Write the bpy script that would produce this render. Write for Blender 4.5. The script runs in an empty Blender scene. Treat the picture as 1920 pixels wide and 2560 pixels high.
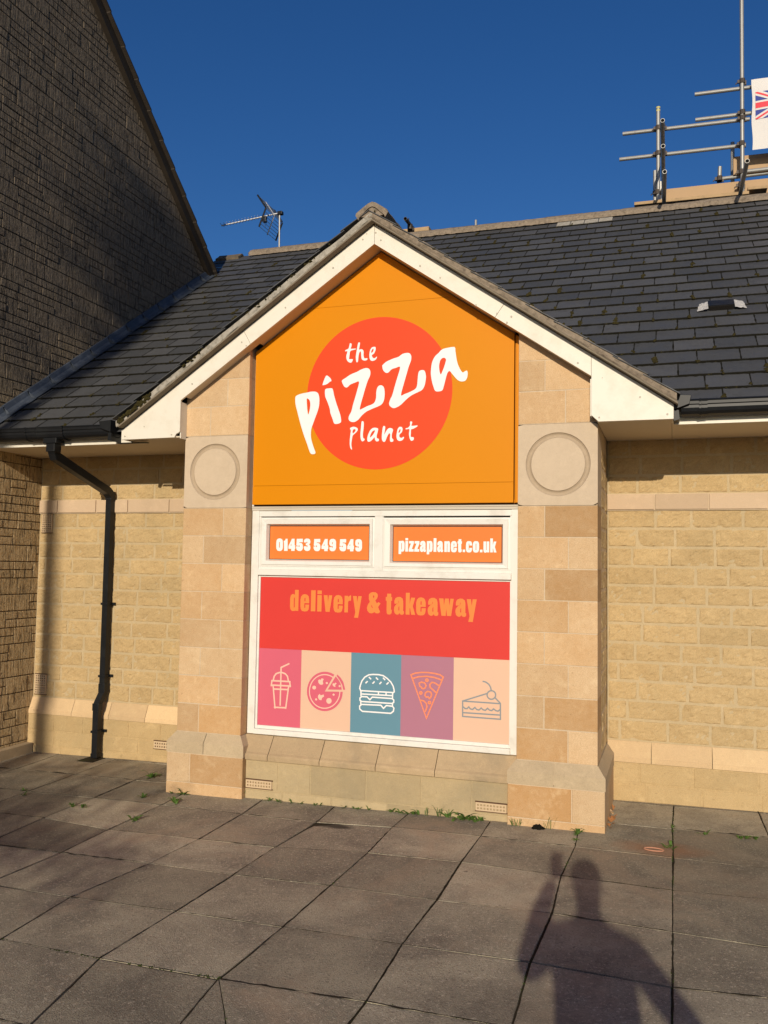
import bpy, bmesh, math, random
from mathutils import Vector, Matrix, noise
from mathutils.geometry import tessellate_polygon
random.seed(7)
SC = bpy.context.scene
COL = SC.collection
# ------------------------------------------------------------ camera, sky, sun, exposure
FPX = 2180.5007
CAMP = Vector((3.1852745,-5.9823399,1.8202189))
CR, CU, CF = Vector((0.9490029,0.3148673,0.0158769)), Vector((0.0049526,-0.0652433,0.9978571)), Vector((-0.3152284,0.9468907,0.0634755))
cam = bpy.data.cameras.new('camera'); cam.sensor_fit = 'HORIZONTAL'; cam.sensor_width = 36.0
cam.lens = FPX/1920*36.0; cam.clip_start = 0.02; cam.clip_end = 3000
camo = bpy.data.objects.new('camera', cam); COL.objects.link(camo)
camo.matrix_world = Matrix(((CR[0],CU[0],-CF[0],CAMP[0]),(CR[1],CU[1],-CF[1],CAMP[1]),(CR[2],CU[2],-CF[2],CAMP[2]),(0,0,0,1)))
SC.camera = camo
SUN = Vector((.126,-1,.321)).normalized()          # towards the sun
w = bpy.data.worlds.new('World'); SC.world = w; w.use_nodes = True
nt = w.node_tree; nt.nodes.clear()
sky = nt.nodes.new('ShaderNodeTexSky'); sky.sky_type = 'NISHITA'; sky.sun_disc = False
sky.sun_elevation = math.asin(SUN.z); sky.sun_rotation = math.atan2(SUN.x, SUN.y)
sky.altitude = 100; sky.air_density = 1.0; sky.dust_density = 0.8; sky.ozone_density = 4.5
bgn = nt.nodes.new('ShaderNodeBackground'); bgn.inputs[1].default_value = 0.068
wo = nt.nodes.new('ShaderNodeOutputWorld')
hs = nt.nodes.new('ShaderNodeHueSaturation'); hs.inputs['Saturation'].default_value = 1.20; hs.inputs['Value'].default_value = 1.22; hs.inputs['Hue'].default_value = .510
nt.links.new(sky.outputs[0], hs.inputs['Color']); nt.links.new(hs.outputs[0], bgn.inputs[0]); nt.links.new(bgn.outputs[0], wo.inputs[0])
sl = bpy.data.lights.new('sun', 'SUN'); sl.energy = 4.0; sl.angle = math.radians(0.48); sl.color = (1.0,.88,.70)
slo = bpy.data.objects.new('sun', sl); COL.objects.link(slo)
slo.rotation_euler = SUN.to_track_quat('Z','Y').to_euler(); slo.location = (3,-20,12)
SC.view_settings.view_transform = 'Standard'; SC.view_settings.look = 'None'
SC.view_settings.exposure = 0.0; SC.view_settings.gamma = 1.0

# ------------------------------------------------------------ helpers
def new_mat(name): 
    m = bpy.data.materials.new(name); m.use_nodes = True
    n = m.node_tree.nodes; n.clear()
    o = n.new('ShaderNodeOutputMaterial'); b = n.new('ShaderNodeBsdfPrincipled')
    m.node_tree.links.new(b.outputs[0], o.inputs[0])
    return m, m.node_tree, b
class G:
    """tiny node-graph helper"""
    def __init__(s, name, rough=.8, metal=0, spec=.5):
        s.m, s.t, s.b = new_mat(name)
        s.b.inputs['Roughness'].default_value = rough; s.b.inputs['Metallic'].default_value = metal
        s.b.inputs['Specular IOR Level'].default_value = spec
        s.co = s.t.nodes.new('ShaderNodeTexCoord').outputs['Object']
        s.h = None
    def L(s, a, b): s.t.links.new(a, b)
    def mapped(s, scale):
        mp = s.t.nodes.new('ShaderNodeMapping'); mp.inputs['Scale'].default_value = scale
        s.L(s.co, mp.inputs[0]); return mp.outputs[0]
    def noise(s, scale, detail=4, rough=.55, stretch=None, dist=0):
        n = s.t.nodes.new('ShaderNodeTexNoise'); n.inputs['Scale'].default_value = scale
        n.inputs['Detail'].default_value = detail; n.inputs['Roughness'].default_value = rough
        n.inputs['Distortion'].default_value = dist
        s.L(s.mapped(stretch) if stretch else s.co, n.inputs['Vector']); return n.outputs['Fac']
    def vor(s, scale, stretch=None):
        n = s.t.nodes.new('ShaderNodeTexVoronoi'); n.inputs['Scale'].default_value = scale
        s.L(s.mapped(stretch) if stretch else s.co, n.inputs['Vector']); return n.outputs['Distance']
    def ramp(s, fac, lo, hi, a=0., b=1.):
        n = s.t.nodes.new('ShaderNodeMapRange'); n.inputs[1].default_value = lo; n.inputs[2].default_value = hi
        n.inputs[3].default_value = a; n.inputs[4].default_value = b; s.L(fac, n.inputs[0]); return n.outputs[0]
    def math(s, op, a, b):
        n = s.t.nodes.new('ShaderNodeMath'); n.operation = op
        for i, v in enumerate((a, b)):
            if isinstance(v, (int, float)): n.inputs[i].default_value = v
            else: s.L(v, n.inputs[i])
        return n.outputs[0]
    def mix(s, fac, a, b, mode='MIX'):
        n = s.t.nodes.new('ShaderNodeMixRGB'); n.blend_type = mode
        for i, v in enumerate((fac, a, b)):
            if isinstance(v, (int, float)): n.inputs[i].default_value = v if i == 0 else (v, v, v, 1)
            elif isinstance(v, tuple): n.inputs[i].default_value = (*v, 1)
            else: s.L(v, n.inputs[i])
        return n.outputs[0]
    def attr(s):
        n = s.t.nodes.new('ShaderNodeAttribute'); n.attribute_name = 'tint'
        q = s.t.nodes.new('ShaderNodeSeparateColor'); s.L(n.outputs['Color'], q.inputs[0]); return q.outputs
    def xyz(s):
        q = s.t.nodes.new('ShaderNodeSeparateXYZ'); s.L(s.co, q.inputs[0]); return q.outputs
    def color(s, c):
        if isinstance(c, tuple): s.b.inputs['Base Color'].default_value = (*c, 1)
        else: s.L(c, s.b.inputs['Base Color'])
    def bump(s, h, dist=.004, strength=1.):
        n = s.t.nodes.new('ShaderNodeBump'); n.inputs['Distance'].default_value = dist
        n.inputs['Strength'].default_value = strength; s.L(h, n.inputs['Height'])
        if s.h is not None: s.L(s.h, n.inputs['Normal'])
        s.h = n.outputs[0]
        s.L(s.h, s.b.inputs['Normal'])

class MB:
    def __init__(s): s.v = []; s.f = []; s.t = []
    def add(s, vs, fs, tint=(.5,.5,.5)):
        o = len(s.v); s.v += [tuple(p) for p in vs]; s.f += [tuple(o+i for i in f) for f in fs]
        s.t += [tint]*len(vs); return s
    def box(s, x0, x1, y0, y1, z0, z1, tint=(.5,.5,.5), ch=0):
        if ch: return s.chbox(x0,x1,y0,y1,z0,z1,ch,tint)
        vs = [(x,y,z) for z in (z0,z1) for y in (y0,y1) for x in (x0,x1)]
        return s.add(vs, [(0,2,3,1),(4,5,7,6),(0,1,5,4),(2,6,7,3),(0,4,6,2),(1,3,7,5)], tint)
    def chbox(s, x0,x1,y0,y1,z0,z1,c,tint=(.5,.5,.5)):
        bm = bmesh.new(); bmesh.ops.create_cube(bm, size=1)
        for v in bm.verts: v.co = Vector(((x0+x1)/2+v.co.x*(x1-x0),(y0+y1)/2+v.co.y*(y1-y0),(z0+z1)/2+v.co.z*(z1-z0)))
        bmesh.ops.bevel(bm, geom=bm.edges[:], offset=c, segments=2, profile=.6, affect='EDGES')
        bm.verts.index_update(); s.add([v.co for v in bm.verts], [[v.index for v in f.verts] for f in bm.faces], tint); bm.free(); return s
    def prism(s, poly, y0, y1, tint=(.5,.5,.5), ch=0):
        """poly in XZ (any winding), extruded between y0 (front) and y1"""
        a = sum(poly[i][0]*poly[(i+1)%len(poly)][1]-poly[(i+1)%len(poly)][0]*poly[i][1] for i in range(len(poly)))
        if a < 0: poly = poly[::-1]
        n = len(poly)
        if ch:
            cx = sum(p[0] for p in poly)/n; cz = sum(p[1] for p in poly)/n
            def ins(p):
                dx, dz = p[0]-cx, p[1]-cz
                return (p[0]-math.copysign(min(ch,abs(dx)),dx), p[1]-math.copysign(min(ch,abs(dz)),dz))
            vs = [(ins(p)[0],y0,ins(p)[1]) for p in poly]+[(p[0],y0+ch,p[1]) for p in poly]+[(p[0],y1,p[1]) for p in poly]
            fs = [tuple(range(n)), tuple(range(3*n-1,2*n-1,-1))]
            for k in (0,1):
                fs += [(k*n+i, k*n+n+i, k*n+n+(i+1)%n, k*n+(i+1)%n) for i in range(n)]
        else:
            vs = [(p[0],y0,p[1]) for p in poly]+[(p[0],y1,p[1]) for p in poly]
            fs = [tuple(range(n)), tuple(range(2*n-1,n-1,-1))]+[(i,n+i,n+(i+1)%n,(i+1)%n) for i in range(n)]
        return s.add(vs, fs, tint)
    def tube(s, pts, r, n=12, tint=(.5,.5,.5), cap=True, sq=False):
        pts = [Vector(p) for p in pts]; rs = r if isinstance(r, (list,tuple)) else [r]*len(pts)
        vs = []; fs = []
        up = None
        for i, p in enumerate(pts):
            d = (pts[min(i+1,len(pts)-1)]-pts[max(i-1,0)]).normalized()
            if up is None:
                up = Vector((0,0,1)) if abs(d.z) < .9 else Vector((0,1,0))
            a = d.cross(up).normalized(); b = a.cross(d).normalized(); up = b
            k = 1.0
            if 0 < i < len(pts)-1 and sq:
                c = (pts[i+1]-pts[i]).normalized().dot((pts[i]-pts[i-1]).normalized()); k = 1/max(.5, math.sqrt((1+c)/2))
            for j in range(n):
                th = 2*math.pi*(j+.5)/n
                q = (a*math.cos(th)+b*math.sin(th)*(k if sq else 1))*rs[i]*(1.414 if sq else 1)
                vs.append(p+q)
        for i in range(len(pts)-1):
            for j in range(n):
                fs.append((i*n+j, i*n+(j+1)%n, (i+1)*n+(j+1)%n, (i+1)*n+j))
        if cap: fs += [tuple(range(n))[::-1], tuple((len(pts)-1)*n+j for j in range(n))]
        return s.add(vs, fs, tint)
    def pipe(s, a, b, ro, ri, n=14, tint=(.5,.5,.5)):
        """open tube with a wall, as a scaffold tube"""
        a = Vector(a); b = Vector(b); d = (b-a).normalized()
        u = Vector((0,0,1)) if abs(d.z) < .9 else Vector((0,1,0)); x = d.cross(u).normalized(); y = x.cross(d)
        vs = []
        for p, r in ((a,ro),(b,ro),(b,ri),(a,ri)):
            for j in range(n):
                th = 2*math.pi*j/n; vs.append(p+(x*math.cos(th)+y*math.sin(th))*r)
        fs = [(k*n+j, k*n+(j+1)%n, ((k+1)%4)*n+(j+1)%n, ((k+1)%4)*n+j) for k in range(4) for j in range(n)]
        return s.add(vs, fs, tint)
    def flat(s, loops, y, tint=(.5,.5,.5)):
        """filled polygon with holes in the XZ plane at depth y, facing -Y"""
        vs = [Vector((p[0],p[1],0)) for l in loops for p in l]
        tri = tessellate_polygon([[Vector((p[0],p[1],0)) for p in l] for l in loops])
        fs = []
        for t in tri:
            a,b,c = (vs[i] for i in t)
            if (b-a).cross(c-a).z < 0: t = (t[0],t[2],t[1])
            fs.append(t)
        return s.add([(v.x,y,v.y) for v in vs], fs, tint)
    def stroke(s, pts, w, y, tint=(.5,.5,.5)):
        """ribbon of width w along pts (XZ) at depth y with round joins, each piece a hair further out"""
        closed = len(pts) > 2 and (Vector(pts[0])-Vector(pts[-1])).length < 1e-6
        P = [Vector(p) for p in (pts[:-1] if closed else pts)]; n = len(P)
        off = []
        for i in range(n):
            a = P[i-1] if (closed or i > 0) else None; c = P[(i+1)%n] if (closed or i < n-1) else None
            d1 = (P[i]-a).normalized() if a is not None else None; d2 = (c-P[i]).normalized() if c is not None else None
            if d1 is None: t = d2; k = 1
            elif d2 is None: t = d1; k = 1
            else:
                t = d1+d2
                if t.length < .2: t = d2; k = 1
                else: t = t.normalized(); k = 1/max(.45, t.dot(d2))
            off.append(Vector((-t.y,t.x))*w/2*k)
        ext = 0 if closed else w*.3
        if not closed:
            P = [p.copy() for p in P]; e0 = (P[0]-P[1]).normalized()*ext; e1 = (P[-1]-P[-2]).normalized()*ext; P[0] += e0; P[-1] += e1
        vs = []
        for p, o in zip(P, off): vs += [(p.x+o.x,y,p.y+o.y),(p.x-o.x,y,p.y-o.y)]
        fs = [(2*i,2*i+1,2*((i+1)%n)+1,2*((i+1)%n)) for i in range(n if closed else n-1)]
        return s.add(vs, fs, tint)
    def build(s, name, mat, parent=None, smooth=False, kind=None, label=None):
        me = bpy.data.meshes.new(name); me.from_pydata(s.v, [], s.f); me.validate(); 
        if len(me.vertices) == len(s.t):
            at = me.color_attributes.new('tint', 'FLOAT_COLOR', 'POINT')
            flat = []
            for t in s.t: flat += [t[0],t[1],t[2],1.0]
            at.data.foreach_set('color', flat)
        if smooth: me.polygons.foreach_set('use_smooth', [True]*len(me.polygons))
        me.materials.append(mat); me.update()
        o = bpy.data.objects.new(name, me); COL.objects.link(o)
        if parent is not None: adopt(o, parent)
        if kind: o['kind'] = kind
        if label: o['label'] = label
        return o
def world_of(o):
    m = o.matrix_basis.copy()
    return (world_of(o.parent) @ o.matrix_parent_inverse @ m) if o.parent else m
def adopt(o, p):
    o.parent = p; o.matrix_parent_inverse = world_of(p).inverted()
def thing(name, label, cat, loc, group=None):
    o = bpy.data.objects.new(name, None); COL.objects.link(o); o.location = loc; o.empty_display_size = .1
    o['label'] = label; o['category'] = cat
    if group: o['group'] = group
    return o
def tag(o, label, cat, group=None):
    o['label'] = label; o['category'] = cat
    if group: o['group'] = group
    return o
def copy_part(o, parent, dx=(0,0,0)):
    c = o.copy(); COL.objects.link(c); c.parent = parent; c.matrix_parent_inverse = o.matrix_parent_inverse.copy(); c.location = Vector(o.location)+Vector(dx)
    return c
def clip(poly, a, b, c):
    """keep a*x+b*z<=c"""
    r = []
    for i in range(len(poly)):
        p, q = poly[i], poly[(i+1)%len(poly)]
        dp, dq = a*p[0]+b*p[1]-c, a*q[0]+b*q[1]-c
        if dp <= 0: r.append(p)
        if dp*dq < 0: t = dp/(dp-dq); r.append((p[0]+(q[0]-p[0])*t, p[1]+(q[1]-p[1])*t))
    return r
def fbm(x, y, z, o=4): return noise.fractal(Vector((x,y,z)), 1.0, 2.0, o)
def rough_block(mb, org, U, V, N, w, h, seed, amp=.004, edge=.012, drop=.007, step=.02, tint=(.5,.5,.5), depth=.02):
    """one rock-faced block: org lower-left corner on the face plane, N outward"""
    org, U, V, N = Vector(org), Vector(U), Vector(V), Vector(N)
    nu = max(3, int(w/step)); nv = max(3, int(h/step))
    us = [0, min(edge*.45, w*.2)]+[edge+(w-2*edge)*i/nu for i in range(nu+1)]+[w-min(edge*.45,w*.2), w]
    vs_ = [0, edge*.45]+[edge+(h-2*edge)*i/nv for i in range(nv+1)]+[h-edge*.45, h]
    vs = []; n1 = len(us)
    for v in vs_:
        for u in us:
            e = min(u, w-u, v, h-v); k = 1-min(1, e/edge)
            p = org+U*u+V*v
            d = amp*fbm(p.x*16+seed*3.1, p.y*16, p.z*16+seed*1.7)*1.1 + amp*.6*fbm(p.x*60, p.y*60, p.z*60+seed, 2)
            jit = .0035*noise.noise(Vector((p.x*25, p.y*25, p.z*25+seed)))*(1 if k > 0 else 0)
            d = d*(1-k*.6)-drop*k*k
            if e <= 0: d = -depth
            vs.append(p+N*d+(U+V)*jit)
    fs = [(j*n1+i, j*n1+i+1, (j+1)*n1+i+1, (j+1)*n1+i) for j in range(len(vs_)-1) for i in range(n1-1)]
    if U.cross(V).dot(N) < 0: fs = [f[::-1] for f in fs]
    mb.add(vs, fs, tint)
def rnd(a, b): return random.uniform(a, b)
def gz(x, y): return .0866+.0134*x+.012*y
def smooth_loop(l, k=3):
    n = len(l); r = []
    for i in range(n):
        p0,p1,p2,p3 = (Vector(l[(i+j-1)%n]) for j in range(4))
        for q in range(k):
            t = q/k
            r.append(tuple(.5*((2*p1)+(p2-p0)*t+(2*p0-5*p1+4*p2-p3)*t*t+(3*p1-p0-3*p2+p3)*t**3)))
    return r
# ---- lettering and pictogram outlines, metres in the plane of the sign / window (x, z)
LOGO = [[[(0.4483,3.1031),(0.4611,3.12),(0.4985,3.1313),(0.5452,3.1378),(0.5778,3.1432),(0.6151,3.1405),(0.6368,3.1247),(0.6469,3.0852),(0.6453,3.0333),(0.6342,2.9905),(0.615,2.9394),(0.5992,2.8968),(0.587,2.8626),(0.5832,2.8282),(0.5849,2.7936),(0.5931,2.7588),(0.6089,2.7152),(0.6238,2.6717),(0.5906,2.6666),(0.5743,2.6903),(0.5544,2.7427),(0.5327,2.7952),(0.5127,2.8479),(0.4895,2.9183),(0.469,2.9887),(0.4515,3.0506)],[(0.5435,3.09),(0.5557,3.0877),(0.5672,3.0759),(0.5735,3.0452),(0.5689,3.002),(0.5585,2.9694),(0.5502,3.0027),(0.5455,3.0464)]],[[(0.6909,3.1437),(0.698,3.1581),(0.7209,3.1612),(0.7485,3.1598),(0.7581,3.1404),(0.7662,3.1055),(0.7828,3.0531),(0.8022,3.0007),(0.8185,2.9571),(0.8267,2.914),(0.8198,2.8954),(0.7908,2.888),(0.7706,2.8938),(0.7581,2.9252),(0.7387,2.9733),(0.7335,3.0036),(0.714,3.0562),(0.6946,3.1003)]],[[(0.7031,3.2608),(0.7331,3.2384),(0.7418,3.2172),(0.7291,3.211),(0.7064,3.1948),(0.6743,3.1878),(0.6713,3.1967),(0.687,3.2392)]],[[(0.8271,3.2058),(0.8296,3.2186),(0.8566,3.2343),(0.8969,3.2579),(0.9463,3.2749),(0.973,3.2879),(1.0087,3.2987),(1.0356,3.2955),(1.0512,3.275),(1.05,3.2409),(1.0328,3.2035),(1.0159,3.1532),(0.999,3.0944),(0.9822,3.0356),(0.9741,2.9908),(0.9964,2.9967),(1.0318,3.0121),(1.0672,3.0233),(1.0891,3.0393),(1.1001,3.0727),(1.1011,3.115),(1.1094,3.1485),(1.1268,3.1629),(1.149,3.1592),(1.1626,3.1374),(1.1668,3.0949),(1.1622,3.0529),(1.1469,3.024),(1.1207,3.0083),(1.0678,2.9894),(1.0237,2.9701),(0.9884,2.9418),(0.9621,2.9131),(0.931,2.8972),(0.9012,2.9026),(0.8864,2.9202),(0.8895,2.9457),(0.9069,2.9792),(0.9194,3.0299),(0.9321,3.072),(0.949,3.131),(0.9639,3.1986),(0.9298,3.1935),(0.8939,3.1808),(0.8716,3.1622),(0.8535,3.1632),(0.8395,3.1793)]],[[(1.1447,3.3079),(1.149,3.3161),(1.1769,3.3382),(1.2293,3.3579),(1.2686,3.3682),(1.2988,3.3874),(1.3335,3.3937),(1.3553,3.3881),(1.3677,3.3663),(1.3648,3.3328),(1.3481,3.2876),(1.3316,3.2297),(1.3127,3.1635),(1.293,3.083),(1.3207,3.0892),(1.3638,3.1039),(1.4023,3.1237),(1.4148,3.1498),(1.4185,3.1914),(1.4223,3.233),(1.4306,3.2535),(1.4519,3.2598),(1.4709,3.2512),(1.4808,3.2131),(1.4787,3.1799),(1.4706,3.1428),(1.4539,3.1144),(1.4241,3.0992),(1.3728,3.0767),(1.33,3.0452),(1.2958,3.0132),(1.2613,2.9937),(1.2352,2.989),(1.2105,3.0044),(1.2022,3.0258),(1.2122,3.059),(1.225,3.0837),(1.2415,3.1418),(1.2581,3.2),(1.2829,3.2897),(1.248,3.2866),(1.2174,3.2782),(1.1958,3.2583),(1.1783,3.2534),(1.1605,3.2645),(1.1496,3.2821)]],[[(1.5183,3.2194),(1.5186,3.261),(1.5256,3.3106),(1.5447,3.3511),(1.574,3.3785),(1.5992,3.4018),(1.6413,3.4116),(1.6917,3.4133),(1.6987,3.383),(1.705,3.3412),(1.7139,3.2994),(1.7267,3.2656),(1.7437,3.2358),(1.7563,3.2244),(1.7687,3.2319),(1.7853,3.2359),(1.7904,3.2167),(1.7874,3.1881),(1.7735,3.1642),(1.7445,3.16),(1.7194,3.1712),(1.6983,3.193),(1.6771,3.2189),(1.6584,3.2406),(1.6434,3.2307),(1.6336,3.2047),(1.6255,3.1721),(1.6151,3.1313),(1.6044,3.1028),(1.5775,3.0959),(1.5521,3.1013),(1.539,3.131),(1.5274,3.169)],[(1.5794,3.2908),(1.5874,3.3235),(1.6042,3.3391),(1.6211,3.3381),(1.6296,3.3251),(1.6257,3.3046),(1.6159,3.272),(1.6028,3.2396),(1.5929,3.2194),(1.5843,3.2365),(1.5797,3.2658)]],[[(0.8859,3.4953),(0.8987,3.4902),(0.8973,3.4687),(0.894,3.4534),(0.9312,3.4518),(0.9313,3.4458),(0.8916,3.4363),(0.8849,3.4092),(0.8809,3.3792),(0.8856,3.3747),(0.9083,3.3733),(0.9102,3.3646),(0.8997,3.348),(0.8815,3.3508),(0.8648,3.3673),(0.8579,3.3979),(0.8662,3.4345),(0.8507,3.4355),(0.8497,3.4442),(0.8704,3.4532),(0.8766,3.4614),(0.8834,3.4869)]],[[(0.9529,3.4952),(0.9656,3.4943),(0.9642,3.4729),(0.9593,3.4431),(0.9746,3.4447),(0.99,3.4386),(0.9957,3.4236),(0.9961,3.3979),(1.0029,3.3744),(1.0253,3.373),(1.0255,3.3619),(1.0077,3.3561),(0.9851,3.3643),(0.9784,3.3861),(0.975,3.4207),(0.9686,3.4279),(0.9599,3.413),(0.955,3.3833),(0.952,3.3517),(0.9404,3.349),(0.9354,3.3716),(0.9349,3.3974),(0.9413,3.44),(0.947,3.474)]],[[(1.064,3.4535),(1.0863,3.4546),(1.091,3.4432),(1.0886,3.4263),(1.0783,3.4056),(1.0624,3.3938),(1.0681,3.3763),(1.0833,3.3694),(1.0992,3.3804),(1.1011,3.3717),(1.088,3.3555),(1.0659,3.35),(1.0506,3.3578),(1.0431,3.3779),(1.0425,3.4078),(1.0492,3.4373)],[(1.067,3.4405),(1.0741,3.4383),(1.0709,3.4214),(1.0586,3.4111),(1.0565,3.424)]],[[(0.8985,2.8516),(0.9182,2.8611),(0.9362,2.8604),(0.9561,2.8512),(0.9608,2.8392),(0.953,2.8242),(0.9327,2.8062),(0.9212,2.7955),(0.9155,2.7659),(0.9116,2.7363),(0.9138,2.715),(0.9178,2.6937),(0.9106,2.6939),(0.9012,2.7154),(0.8986,2.758),(0.903,2.8089),(0.9061,2.8343)],[(0.9249,2.8404),(0.9365,2.8434),(0.9438,2.8372),(0.9369,2.823),(0.9236,2.8124),(0.9189,2.8253)]],[[(0.9893,2.895),(0.9981,2.9015),(1.0073,2.8901),(1.0063,2.8478),(1.0017,2.8056),(1.0049,2.7758),(1.0167,2.767),(1.0098,2.7545),(0.9965,2.7507),(0.9854,2.768),(0.982,2.8062),(0.9856,2.857)]],[[(1.0925,2.8489),(1.1191,2.8421),(1.1177,2.8185),(1.1111,2.7935),(1.1115,2.7724),(1.1275,2.7635),(1.1251,2.7493),(1.1075,2.7473),(1.0966,2.7619),(1.0937,2.7772),(1.0807,2.765),(1.0615,2.7487),(1.0437,2.7467),(1.0363,2.7621),(1.0403,2.7916),(1.0548,2.8249),(1.0722,2.8437)],[(1.0901,2.8296),(1.0956,2.8235),(1.0818,2.7987),(1.0671,2.7823),(1.0583,2.7783),(1.0606,2.7951),(1.0726,2.8184)]],[[(1.1585,2.855),(1.1743,2.8544),(1.1731,2.825),(1.1683,2.7958),(1.1854,2.8246),(1.2026,2.8408),(1.2245,2.84),(1.2361,2.827),(1.2278,2.798),(1.2283,2.7687),(1.2389,2.7558),(1.2374,2.7425),(1.2174,2.7414),(1.2126,2.765),(1.2148,2.7942),(1.2059,2.8029),(1.1905,2.7783),(1.1779,2.7476),(1.1648,2.7413),(1.1514,2.7585),(1.1506,2.8006)]],[[(1.2853,2.8479),(1.3027,2.8456),(1.309,2.8303),(1.3033,2.808),(1.2862,2.7919),(1.2865,2.7752),(1.2996,2.7664),(1.3185,2.7741),(1.3204,2.7657),(1.3085,2.7494),(1.2869,2.7443),(1.2694,2.7548),(1.2629,2.7801),(1.266,2.8093),(1.2725,2.8341)],[(1.2857,2.8278),(1.2934,2.8292),(1.2902,2.8126),(1.28,2.8029),(1.2789,2.813)]],[[(1.3687,2.8849),(1.3799,2.8828),(1.3809,2.8719),(1.3778,2.8529),(1.419,2.8539),(1.4191,2.8456),(1.3893,2.83),(1.3747,2.8264),(1.3725,2.8015),(1.3729,2.7724),(1.3901,2.7693),(1.3963,2.7592),(1.3905,2.7469),(1.3759,2.7432),(1.3645,2.7602),(1.358,2.7937),(1.3609,2.8285),(1.335,2.8278),(1.3332,2.8362),(1.3504,2.8397),(1.3648,2.8558),(1.3654,2.8767)]]]
DIGITS = [[[(0.2784,1.9994),(0.2815,2.018),(0.2914,2.0282),(0.3066,2.0311),(0.322,2.0275),(0.3313,2.0182),(0.3343,1.9997),(0.3353,1.9627),(0.3307,1.9441),(0.3192,1.9348),(0.304,1.9337),(0.2886,1.9382),(0.2807,1.9507),(0.2787,1.9669)],[(0.3027,2.0032),(0.3088,2.0033),(0.3099,1.9602),(0.3038,1.9601)]],[[(0.3412,2.0113),(0.3527,2.016),(0.3574,2.0285),(0.3731,2.0286),(0.3755,1.9353),(0.3461,1.935),(0.3435,1.9998),(0.3414,2.0007)]],[[(0.4095,2.0288),(0.4317,2.0289),(0.4329,1.9796),(0.4379,1.9796),(0.4386,1.952),(0.4336,1.9505),(0.4339,1.9358),(0.4058,1.9356),(0.4054,1.9517),(0.3821,1.9515),(0.3816,1.9723)],[(0.3992,1.977),(0.4053,1.9932),(0.4068,1.9762)]],[[(0.4498,2.0281),(0.4999,2.0292),(0.5005,2.003),(0.4715,2.0028),(0.4716,1.9982),(0.4866,1.997),(0.4978,1.9892),(0.5022,1.9732),(0.5016,1.9548),(0.4954,1.9419),(0.4831,1.9353),(0.4655,1.9361),(0.4518,1.9443),(0.4454,1.9589),(0.4451,1.9704),(0.4647,1.9729),(0.4683,1.9674),(0.4743,1.9684),(0.4741,1.9776),(0.4695,1.9798),(0.4671,1.9738),(0.447,1.9774)]],[[(0.5102,2.0123),(0.515,2.0238),(0.5283,2.0307),(0.5457,2.0304),(0.5583,2.024),(0.5636,2.008),(0.5615,1.9942),(0.5517,1.9873),(0.5618,1.9782),(0.5647,1.9599),(0.5602,1.9438),(0.5454,1.9359),(0.528,1.9367),(0.5153,1.9448),(0.5105,1.9595),(0.5102,1.9709),(0.5321,1.9725),(0.5348,1.9642),(0.5397,1.9666),(0.5395,1.978),(0.526,1.9802),(0.5256,1.994),(0.5375,1.9964),(0.5389,2.0032),(0.5338,2.0078),(0.5315,2.0009),(0.5105,2.0008)]],[[(0.5945,2.0274),(0.6438,2.0285),(0.6444,2.0025),(0.6158,2.0023),(0.6159,1.9978),(0.6307,1.9965),(0.6418,1.9888),(0.6461,1.9729),(0.6455,1.9546),(0.6394,1.9418),(0.6272,1.9353),(0.6099,1.936),(0.5963,1.9441),(0.5901,1.9587),(0.5898,1.9702),(0.6091,1.9726),(0.6126,1.9671),(0.6185,1.9681),(0.6183,1.9772),(0.6138,1.9795),(0.6115,1.9735),(0.5916,1.977)]],[[(0.6822,2.0283),(0.7038,2.0284),(0.7049,1.9797),(0.7098,1.9797),(0.7104,1.9524),(0.7055,1.951),(0.7058,1.9365),(0.6784,1.9362),(0.678,1.9521),(0.6554,1.952),(0.6549,1.9725)],[(0.6721,1.9772),(0.6781,1.9931),(0.6794,1.9763)]],[[(0.7181,2.0043),(0.7212,2.0203),(0.7332,2.0285),(0.7527,2.0295),(0.7665,2.0228),(0.7727,2.0069),(0.7736,1.9616),(0.7681,1.9457),(0.7547,1.9365),(0.7352,1.9363),(0.7228,1.9453),(0.719,1.9611),(0.7189,1.9666),(0.7394,1.9676),(0.7424,1.9613),(0.7463,1.9636),(0.7461,1.975),(0.7344,1.9726),(0.7235,1.9793),(0.7184,1.9907)],[(0.7406,2.0044),(0.7464,2.0045),(0.7467,1.9895),(0.7409,1.9895)]],[[(0.8049,2.027),(0.8533,2.0282),(0.8538,2.0024),(0.8257,2.0022),(0.8258,1.9977),(0.8404,1.9964),(0.8512,1.9888),(0.8553,1.9731),(0.8547,1.955),(0.8487,1.9423),(0.8368,1.9359),(0.8198,1.9366),(0.8065,1.9446),(0.8004,1.9591),(0.8002,1.9704),(0.8191,1.9728),(0.8226,1.9674),(0.8284,1.9683),(0.8282,1.9774),(0.8238,1.9796),(0.8215,1.9737),(0.802,1.9772)]],[[(0.8899,2.0279),(0.9111,2.028),(0.912,1.9798),(0.9168,1.9798),(0.9174,1.9528),(0.9126,1.9514),(0.9129,1.937),(0.886,1.9368),(0.8856,1.9525),(0.8635,1.9524),(0.8631,1.9727)],[(0.8799,1.9773),(0.8858,1.9931),(0.8871,1.9765)]],[[(0.9265,2.0038),(0.9295,2.0195),(0.9414,2.0277),(0.9605,2.0287),(0.974,2.022),(0.98,2.0063),(0.9808,1.9614),(0.9754,1.9457),(0.9622,1.9366),(0.9431,1.9364),(0.9309,1.9453),(0.9273,1.961),(0.9272,1.9664),(0.9473,1.9675),(0.9503,1.9612),(0.9541,1.9635),(0.9538,1.9747),(0.9424,1.9724),(0.9317,1.979),(0.9267,1.9902)],[(0.9485,2.0039),(0.9543,2.0039),(0.9545,1.9891),(0.9488,1.989)]]]
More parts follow.
